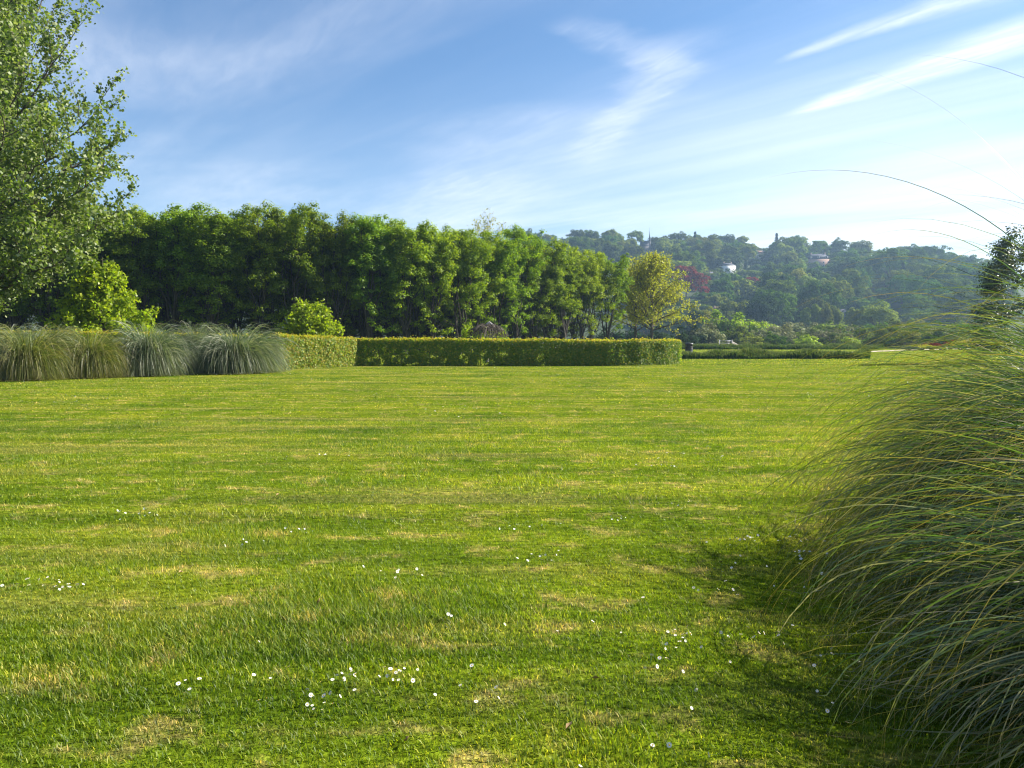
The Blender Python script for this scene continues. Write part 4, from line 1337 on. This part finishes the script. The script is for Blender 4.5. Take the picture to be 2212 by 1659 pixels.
for d, pxs, kinds in [(205, range(1590, 2150, 34), ['green', 'fresh', 'green', 'fresh']), (185, range(1640, 2150, 30), ['green', 'grey', 'green', 'fresh']),
                      (165, range(1600, 2140, 32), ['green', 'grey', 'green']), (148, range(1625, 2130, 27), ['fresh', 'green', 'green'])]:
    for px in pxs:
        k = kinds[int(rng.integers(0, len(kinds)))]
        if 1690 < px < 1840 and rng.random() < 0.6:
            k = 'grey'
        if px > 1880 and rng.random() < 0.7:
            k = 'green'
        top = {205: 694, 185: 699, 165: 708, 148: 721}[d] + rng.normal() * 4
        if px < 1650:
            top += 3
        w_ = min([(1600, 'near the gate'), (1690, 'below the clipped trees'), (1770, 'below the first columnar poplars'), (1860, 'below the longer poplar line'), (1960, 'behind the end of the far verge'), (2090, 'behind the planted bed')], key=lambda q: abs(q[0] - px))[1]
        scrub(k, px + rng.normal() * 6, d + rng.normal() * 4, top, glab[k].replace('beyond the far verge', w_), 1.15 + 0.2 * rng.random(), k + ' bushes of the scrub belt ' + w_)

# bed of low shrubs near the path
for (px, d, top, k, lab) in [(1962, 92, 746, 'dark', 'low dark clipped shrub at the tip of the planted bed'), (1990, 93, 740, 'yellow', 'low golden-leaved shrub in the planted bed'),
                             (2012, 95, 738, 'copper', 'low purple-leaved shrub in the planted bed'), (2035, 92, 744, 'dark', 'low dark shrub beside the golden one in the planted bed'),
                             (2052, 96, 734, 'copper', 'taller purple-leaved shrub in the planted bed'), (2080, 94, 732, 'yellow', 'taller golden-leaved shrub in the planted bed'),
                             (2110, 95, 733, 'copper', 'broad purple shrub at the end of the planted bed')]:
    mm = M[{'dark': 'dense', 'yellow': 'yellow', 'copper': 'copper'}[k]]
    x, y = gp(px, d)
    a, b = shrub_mesh(px, mm, 1.5, 1.2, 40, 60, 0.13, (0.25, 0.42))
    h = EYE + (HORIZ - top) / FPX * d
    s = max(0.5, h / 1.25)
    plant_pair('bed_shrub', lab, 'shrub', (x, y, gz(x, y)), a, b, 0, (1.0, 1.0, s), 'low shrubs of the planted bed', 'stem', 'foliage')

# dense dark tree at the right edge
rng = np.random.default_rng(91)
ncl = 190
d_ = unit(ncl, rng); d_[:, 2] = rng.random(ncl)
zz = d_[:, 2] * 7.4
prof = 3.3 * np.sqrt(np.clip(1 - (zz / 8.2) ** 2.2, 0, 1)) * (0.8 + 0.25 * rng.random(ncl))
an = rng.random(ncl) * 6.28
C = np.column_stack([np.cos(an) * prof, np.sin(an) * prof, zz + 0.5])
P, N = clumps(C, 0.45 + 0.45 * rng.random(ncl), 130, rng, 1.0, up=0.4, shell=0.3)
w = MB(); w.tube(np.array([(0, 0, -0.1), (0, 0, 3), (0, 0, 7)]), [0.25, 0.16, 0.04], 8)
for i in range(14):
    a = i * 2.4
    w.tube(bow((0, 0, 0.8 + i * 0.35), (math.cos(a) * 2.4, math.sin(a) * 2.4, 1.8 + i * 0.4), 0.05, rng, 5), np.linspace(0.06, 0.012, 5), 5, cap=False)
x, y = gp(2212, 46)
t = thing('evergreen_tree', 'dense dark green tree standing past the tall grass by the lawn', 'tree', (x + 0.9, y, 0))
w.build('trunk', M['bark'], t, True)
link('crown', crown_mesh('crown', P, N, 0.14, M['dense'], rng, 0.75), t)


# ------------------------------------------------------------------ rough verges
def verge(name, x0, x1, yc, wid, h, n, seed, label, bend=0.0):
    rng = np.random.default_rng(seed)
    xs = x0 + (x1 - x0) * rng.random(n); vv = (rng.random(n) - 0.5)
    ys = yc + bend * (xs - x0) / (x1 - x0) + vv * wid * np.minimum(1, (x1 - xs) / 1.2 + 0.15)
    keep_h = h * (0.5 + 0.7 * vnoise(xs, ys, 0.9, seed)) * (0.75 + 0.5 * rng.random(n)) * (1 - 0.5 * (np.abs(vv) * 2) ** 3)
    an = rng.random(n) * 6.28; ln = 0.35 * rng.random(n) * keep_h
    B = np.column_stack([xs, ys, ground(xs, ys) - 0.01])
    T1 = B + np.column_stack([np.cos(an) * ln * 0.4, np.sin(an) * ln * 0.4, keep_h * 0.6]); T2 = B + np.column_stack([np.cos(an) * ln * 1.3, np.sin(an) * ln * 1.3, keep_h])
    a2 = rng.random(n) * 6.28; W = np.column_stack([np.cos(a2), np.sin(a2), np.zeros(n)]) * (0.02 + 0.03 * rng.random(n))[:, None]
    V = np.stack([B - W * 0.6, B + W * 0.6, T1 + W, T1 - W, T2], 1).reshape(-1, 3)
    i = np.arange(n) * 5
    o = link(name, mesh_from(name, V, [np.stack([i, i + 1, i + 2, i + 3], -1), np.stack([i + 3, i + 2, i + 4], -1)], [M['verge']], attr=np.tile([0, 0, .5, .5, 1], n)))
    o['kind'] = 'stuff'
    tag(o, label, 'grass')
    return o


verge('verge_grass', gp(1440, 58)[0], gp(1872, 58)[0], 57.6, 2.2, 0.66, 17000, 1, 'strip of long uncut grass across the mown lawn before the bin')
verge('verge_grass', gp(1380, 100)[0], gp(1905, 100)[0], 100, 3.0, 0.72, 20000, 2, 'long far strip of uncut grass before the parked car and bushes')

# ------------------------------------------------------------------ litter bin
p = hit_ground(1488, 768)
t = thing('litter_bin', 'black round litter bin standing on the grass past the hedge end', 'bin', (p.x, p.y, gz(p.x, p.y)), 0, 1.12)
m = MB(); m.lathe([(0.0, 0), (0.30, 0), (0.30, 0.04), (0.275, 0.06), (0.30, 0.64), (0.30, 0.68), (0.0, 0.68)], 24); m.build('body', M['bin'], t, False)
for i in range(4):
    a = R(45 + 90 * i)
    m = MB(); m.box(math.cos(a) * 0.27 - 0.035, math.cos(a) * 0.27 + 0.035, math.sin(a) * 0.27 - 0.035, math.sin(a) * 0.27 + 0.035, 0.682, 0.86); m.build('post', M['bin'], t)
m = MB(); m.lathe([(0.0, 0.862), (0.345, 0.862), (0.345, 0.90), (0.30, 0.95), (0.16, 0.985), (0.0, 0.99)], 24); m.build('lid', M['bin'], t, False)
m = MB(); m.lathe([(0.306, 0.50), (0.312, 0.50), (0.312, 0.53), (0.307, 0.53)], 24); m.build('band', M['bin'], t)
m = MB(); m.lathe([(0.235, 0.683), (0.235, 0.858)], 20); m.build('liner', M['bin'], t)

# ------------------------------------------------------------------ parked car
x, y = gp(1535, 146)
t = thing('parked_car', 'dark hatchback car parked behind the far strip of long grass', 'car', (x, y, gz(x, y)), R(184))


def carloft(sections, name, mat, parent):
    """sections: x, half width, bottom z, top z"""
    V, F = [], []
    for (sx, hw, zb, zt) in sections:
        V += [(sx, -hw, zb), (sx, -hw * 1.02, zb + (zt - zb) * 0.55), (sx, -hw * 0.90, zt), (sx, hw * 0.90, zt), (sx, hw * 1.02, zb + (zt - zb) * 0.55), (sx, hw, zb)]
    for i in range(len(sections) - 1):
        for j in range(6):
            F.append((i * 6 + j, i * 6 + (j + 1) % 6, (i + 1) * 6 + (j + 1) % 6, (i + 1) * 6 + j))
    F += [(0, 5, 4, 3), (0, 3, 2, 1)]
    e = (len(sections) - 1) * 6
    F += [(e, e + 1, e + 2, e + 3), (e, e + 3, e + 4, e + 5)]
    m = MB(); m.add(V, F)
    return m.build(name, mat, parent, True)


carloft([(-2.05, 0.70, 0.32, 0.62), (-1.95, 0.82, 0.25, 0.86), (-1.2, 0.86, 0.22, 0.92), (0.6, 0.86, 0.22, 0.92), (1.4, 0.84, 0.24, 0.84), (1.95, 0.76, 0.28, 0.68), (2.08, 0.62, 0.34, 0.56)], 'body', M['carpaint'], t)
cab = carloft([(-1.85, 0.66, 0.90, 0.98), (-1.45, 0.70, 0.90, 1.36), (-0.9, 0.72, 0.90, 1.46), (0.1, 0.72, 0.90, 1.46), (0.55, 0.71, 0.90, 1.30), (1.15, 0.68, 0.88, 0.93)], 'cabin', M['glass'], t)
m = MB(); m.add([(-1.5, -0.60, 1.40), (0.15, -0.62, 1.475), (0.15, 0.62, 1.475), (-1.5, 0.60, 1.40), (-1.5, -0.6, 1.46), (0.15, -0.62, 1.51), (0.15, 0.62, 1.51), (-1.5, 0.6, 1.46)],
                [(0, 3, 2, 1), (4, 5, 6, 7), (0, 1, 5, 4), (1, 2, 6, 5), (2, 3, 7, 6), (3, 0, 4, 7)])
m.build('roof', M['carpaint'], t)
for s in (-1, 1):
    m = MB(); m.tube(np.array([(0.15, s * 0.66, 1.47), (0.62, s * 0.68, 1.28), (1.15, s * 0.69, 0.94)]), 0.035, 5); m.build('pillar', M['carpaint'], cab)
    m = MB(); m.tube(np.array([(-0.6, s * 0.73, 0.92), (-0.62, s * 0.67, 1.44)]), 0.035, 5); m.build('pillar', M['carpaint'], cab)
    m = MB(); m.box(1.93, 2.03, s * 0.58 - 0.13, s * 0.58 + 0.13, 0.56, 0.70); m.build('headlight', M['lampglass'], t)
    for wx in (-1.28, 1.28):
        m = MB(); an = np.arange(0, 17) / 16 * 2 * math.pi
        m.tube(np.column_stack([0.24 * np.cos(an), np.zeros(17), 0.24 * np.sin(an)]), 0.085, 8, cap=False)
        wo_ = m.build('wheel', M['rubber'], t, True); wo_.location = (wx, s * 0.80, 0.325)
        m = MB(); m.tube(np.array([(0, -0.05, 0), (0, 0.05, 0)]), 0.18, 12); m.build('rim', M['alloy'], wo_)

# ------------------------------------------------------------------ slatted gate and board panel
x, y = gp(1567, 138)
t = thing('slatted_gate', 'grey metal gate with horizontal bars beside the green bushes', 'gate', (x, y, gz(x, y)), R(4))
for sx in (-1.12, 1.12):
    m = MB(); m.box(sx - 0.05, sx + 0.05, -0.05, 0.05, 0, 2.35); m.build('post', M['galv'], t)
for i in range(8):
    z = 0.35 + i * 0.26
    m = MB(); m.box(-1.07, 1.07, -0.02, 0.02, z, z + 0.07); m.build('bar', M['galv'], t)
x, y = gp(1588, 137.5)
t = thing('board_fence', 'short pale timber fence panel beside the metal gate', 'fence', (x, y, gz(x, y)), R(25))
for i in range(7):
    m = MB(); m.box(-0.75 + i * 0.215, -0.75 + i * 0.215 + 0.20, -0.02, 0.02, 0.05, 2.05 - i * 0.09); m.build('board', M['timber'], t)
for z in (0.4, 1.3):
    m = MB(); m.box(-0.75, 0.75, 0.021, 0.07, z, z + 0.09); m.build('rail', M['timber'], t)

# low wall seen under the grove
x0, y0 = gp(1080, 118); x1, y1 = gp(1265, 124)
t = thing('garden_wall', 'low cream wall glimpsed between the trunks at the end of the grove', 'wall', ((x0 + x1) / 2, (y0 + y1) / 2, -0.6), math.atan2(y1 - y0, x1 - x0))
L = math.hypot(x1 - x0, y1 - y0)
m = MB(); m.box(-L / 2, L / 2, -0.15, 0.15, 0, 1.6); m.build('wall', M['cream'], t)
m = MB(); m.box(-L / 2 - 0.05, L / 2 + 0.05, -0.2, 0.2, 1.6, 1.7); m.build('coping', M['tile'], t)

# ------------------------------------------------------------------ lawn grass
rng = np.random.default_rng(5)


def wedge(y0, y1, dens, k=0.72, m=1.0):
    n = int((k * (y1 ** 2 - y0 ** 2) + 2 * m * (y1 - y0)) * dens)
    y = np.sqrt(y0 ** 2 + (y1 ** 2 - y0 ** 2) * rng.random(n))
    x = (rng.random(n) * 2 - 1) * (k * y + m)
    return x, y


def lush(x, y):
    f = 0.8 * np.exp(-(((x + 1.35) / 1.1) ** 2 + ((y - 3.95) / 0.55) ** 2)) + 0.5 * np.exp(-(((x + 0.5) / 0.9) ** 2 + ((y - 4.6) / 0.5) ** 2))
    return np.clip(f + 1.6 * np.maximum(0, vnoise(x, y, 1.3, 2) - 0.55), 0, 1.2)


def blades(x, y, h, w, seg2, lean=1.0):
    n = len(x)
    an = rng.random(n) * 6.28
    B = np.column_stack([x, y, ground(x, y) - 0.003])
    le = h * lean * (0.2 + 0.9 * rng.random(n))
    D = np.column_stack([np.cos(an), np.sin(an), np.zeros(n)])
    a2 = an + math.pi / 2 + rng.normal(size=n) * 0.5
    W = np.column_stack([np.cos(a2), np.sin(a2), np.zeros(n)]) * (w * (0.6 + 0.8 * rng.random(n)))[:, None] * 0.5
    T = B + D * le[:, None] + np.array([0, 0, 1.0]) * h[:, None]
    if seg2:
        Mi = B + D * (le * 0.35)[:, None] + np.array([0, 0, 1.0]) * (h * 0.62)[:, None]
        V = np.stack([B - W, B + W, Mi + W * 0.85, Mi - W * 0.85, T], 1).reshape(-1, 3)
        i = np.arange(n) * 5
        return V, [np.stack([i, i + 1, i + 2, i + 3], -1), np.stack([i + 3, i + 2, i + 4], -1)]
    V = np.stack([B - W, B + W, T], 1).reshape(-1, 3)
    return V, [np.arange(n * 3).reshape(-1, 3)]


def grass(name, label, y0, y1, dens, h0, w0, seg2, k=0.72, m=1.0, cond=None):
    x, y = wedge(y0, y1, dens, k, m)
    if cond is not None:
        kp = cond(x, y); x, y = x[kp], y[kp]
    hh = h0 * (0.55 + 0.6 * rng.random(len(x))) * (0.72 + 1.0 * lush(x, y))
    V, F = blades(x, y, hh, np.full(len(x), w0), seg2)
    o = link(name, mesh_from(name, V, F, [M['blade']]))
    o['kind'] = 'stuff'
    tag(o, label, 'grass')


grass('lawn_grass', 'short mown lawn blades around the nearest daisies', 1.7, 4.4, 7500, 0.030, 0.0042, True, m=0.6)
grass('lawn_grass', 'short mown lawn blades behind the nearest daisies', 4.4, 6.5, 5200, 0.030, 0.0055, False, m=0.6)
x, y = wedge(1.9, 6.5, 1500, m=0.6)
kp = rng.random(len(x)) < sm(0.35, 0.9, lush(x, y)); x, y = x[kp], y[kp]
V, F = blades(x, y, 0.05 * (0.5 + 0.8 * rng.random(len(x))), np.full(len(x), 0.0058), True, 1.1)
o = link('lush_grass', mesh_from('lush_grass', V, F, [M['lush']])); o['kind'] = 'stuff'
tag(o, 'darker tufts of longer lush grass in the foreground lawn', 'grass')
grass('lawn_grass', 'mown lawn blades across the middle of the lawn', 6.5, 15, 1500, 0.034, 0.0095, False)
grass('lawn_grass', 'mown lawn blades over the far part of the lawn up to the hedges', 15, 42, 150, 0.034, 0.022, False, k=0.70)
grass('lawn_grass', 'mown grass blades beyond the hedge end around the bin', 42, 104, 45, 0.055, 0.05, False, k=0.66,
      cond=lambda x, y: (x > 0.19 * y) & ~((np.abs(y - np.interp(x, px_, py_)) < 1.6) & (x > 3)))

# ------------------------------------------------------------------ daisies
rng = np.random.default_rng(15)
pm = MB()
for i in range(14):
    a = i * 2 * math.pi / 14; c, s = math.cos(a), math.sin(a); w = 0.0019
    pm.add([(c * 0.003 - s * w * 0.5, s * 0.003 + c * w * 0.5, 0.0), (c * 0.003 + s * w * 0.5, s * 0.003 - c * w * 0.5, 0.0),
            (c * 0.0125 + s * w, s * 0.0125 - c * w, 0.0018), (c * 0.0125 - s * w, s * 0.0125 + c * w, 0.0018)], [(0, 1, 2, 3)])
PET = pm.mesh('petals', M['petal'])
em = MB(); em.lathe([(0.0044, -0.001), (0.0042, 0.0016), (0.0025, 0.0032), (0.0, 0.0036)], 8); EYE_ME = em.mesh('flower_eye', M['eye'], True)
st_ = MB(); st_.tube(np.array([(0, 0, -0.055), (0.003, 0.001, -0.028), (0, 0, -0.001)]), 0.0011, 4, cap=False); STEM = st_.mesh('stem', M['stem'])
cl_list = [(110, 1277, 18, 60, 14), (300, 1122, 12, 55, 8), (1100, 1420, 10, 700, 200), (400, 1500, 5, 45, 28), (690, 1532, 16, 75, 30), (860, 1482, 12, 45, 14), (740, 1480, 10, 40, 14), (1470, 1395, 12, 50, 18),
           (1440, 1430, 6, 50, 12), (1130, 1150, 9, 60, 8), (1150, 1222, 10, 50, 16), (1330, 1132, 6, 30, 6), (1560, 1178, 12, 60, 9), (1690, 1178, 16, 70, 9), (1740, 1215, 14, 40, 14), (1600, 1240, 10, 90, 20), (1500, 1460, 8, 80, 30), (580, 1500, 6, 140, 40),
           (1640, 1392, 10, 70, 18), (850, 1252, 10, 90, 12), (520, 1190, 7, 50, 10), (1440, 1640, 6, 60, 14), (1700, 1300, 8, 60, 26), (1560, 1290, 8, 60, 16), (1790, 1445, 6, 30, 20), (1780, 1540, 4, 30, 40),
           (1000, 1520, 5, 120, 30), (1250, 1350, 5, 160, 40), (960, 1350, 4, 130, 40), (40, 1290, 8, 40, 14), (640, 1160, 8, 60, 10), (1480, 1105, 8, 90, 6), (700, 990, 6, 60, 5), (1430, 1015, 7, 50, 4)]
for (px, py, n, sx, sy) in cl_list:
    for i in range(n):
        qx, qy = px + rng.normal() * sx * 0.6, min(1690, py + rng.normal() * sy * 0.6)
        g_ = hit_ground(qx, qy)
        h = 0.045 + 0.02 * rng.random()
        t = thing('daisy', 'small white daisy with yellow eye growing in the mown lawn', 'flower', (g_.x, g_.y, gz(g_.x, g_.y) + h), rng.random() * 6.28, 0.45 + 0.4 * rng.random(), 'daisies in the near lawn')
        t.rotation_euler = (rng.normal() * 0.5, 0.35 + rng.normal() * 0.4, rng.random() * 6.28)
        link('petals', PET, t)
        if py > 1240:
            link('flower_eye', EYE_ME, t)
        link('stem', STEM, t)
# countless far daisies as white specks
n = 2600
x, y = wedge(9, 41, 6.0, 0.66, 0)
kp = (vnoise(x, y, 0.35, 4) > 0.52) & (vnoise(x, y, 1.6, 8) > 0.45); x, y = x[kp], y[kp]
n = len(x); an = np.arange(6) * math.pi / 3
rr = 0.013 + 0.006 * rng.random(n)
tilt = rng.normal(size=(n, 2)) * 0.3 + (0.2, -0.3)
V = np.stack([np.column_stack([x + rr * math.cos(a), y + rr * math.sin(a), ground(x, y) + 0.055 + rr * (math.cos(a) * tilt[:, 0] + math.sin(a) * tilt[:, 1])]) for a in an], 1).reshape(-1, 3)
o = link('daisies', mesh_from('daisies', V, [np.arange(n * 6).reshape(-1, 6)], [M['petal']])); o['kind'] = 'stuff'
tag(o, 'sprinkling of tiny white daisies over the farther lawn', 'flowers')

# fallen leaves
for (px, py) in [(390, 1246), (690, 1310), (1285, 1480), (600, 1075), (880, 1615), (1680, 965), (1230, 1585)]:
    g_ = hit_ground(px, py)
    b = MB(); L = 0.022
    b.add([(-L, 0, 0), (-L * 0.3, -L * 0.42, 0.012), (L * 0.5, -L * 0.28, 0.008), (L, 0, 0.014), (L * 0.5, L * 0.3, 0.010), (-L * 0.3, L * 0.4, 0.014), (0, 0, 0.0)],
          [(0, 1, 6), (1, 2, 6), (2, 3, 6), (3, 4, 6), (4, 5, 6), (5, 0, 6)])
    o = b.build('fallen_leaf', M['deadleaf']); o.location = (g_.x, g_.y, gz(g_.x, g_.y) + 0.03); o.rotation_euler = (rng.normal() * 0.3, rng.normal() * 0.3, rng.random() * 6)
    tag(o, 'dry brown fallen leaf lying on the mown lawn', 'leaf', 'fallen leaves on the lawn')

# ------------------------------------------------------------------ air
m, n_, l_ = newmat('haze_air')
v = n_.new('ShaderNodeVolumePrincipled')
v.inputs['Color'].default_value = (0.46, 0.70, 1.0, 1)
v.inputs['Density'].default_value = 0.00027
v.inputs['Anisotropy'].default_value = 0.35
o_ = n_.new('ShaderNodeOutputMaterial'); l_.new(v.outputs[0], o_.inputs['Volume'])
b = MB(); b.box(-4500, 4500, -900, 6500, -6, 112)
hz = b.build('haze', m); hz['kind'] = 'stuff'
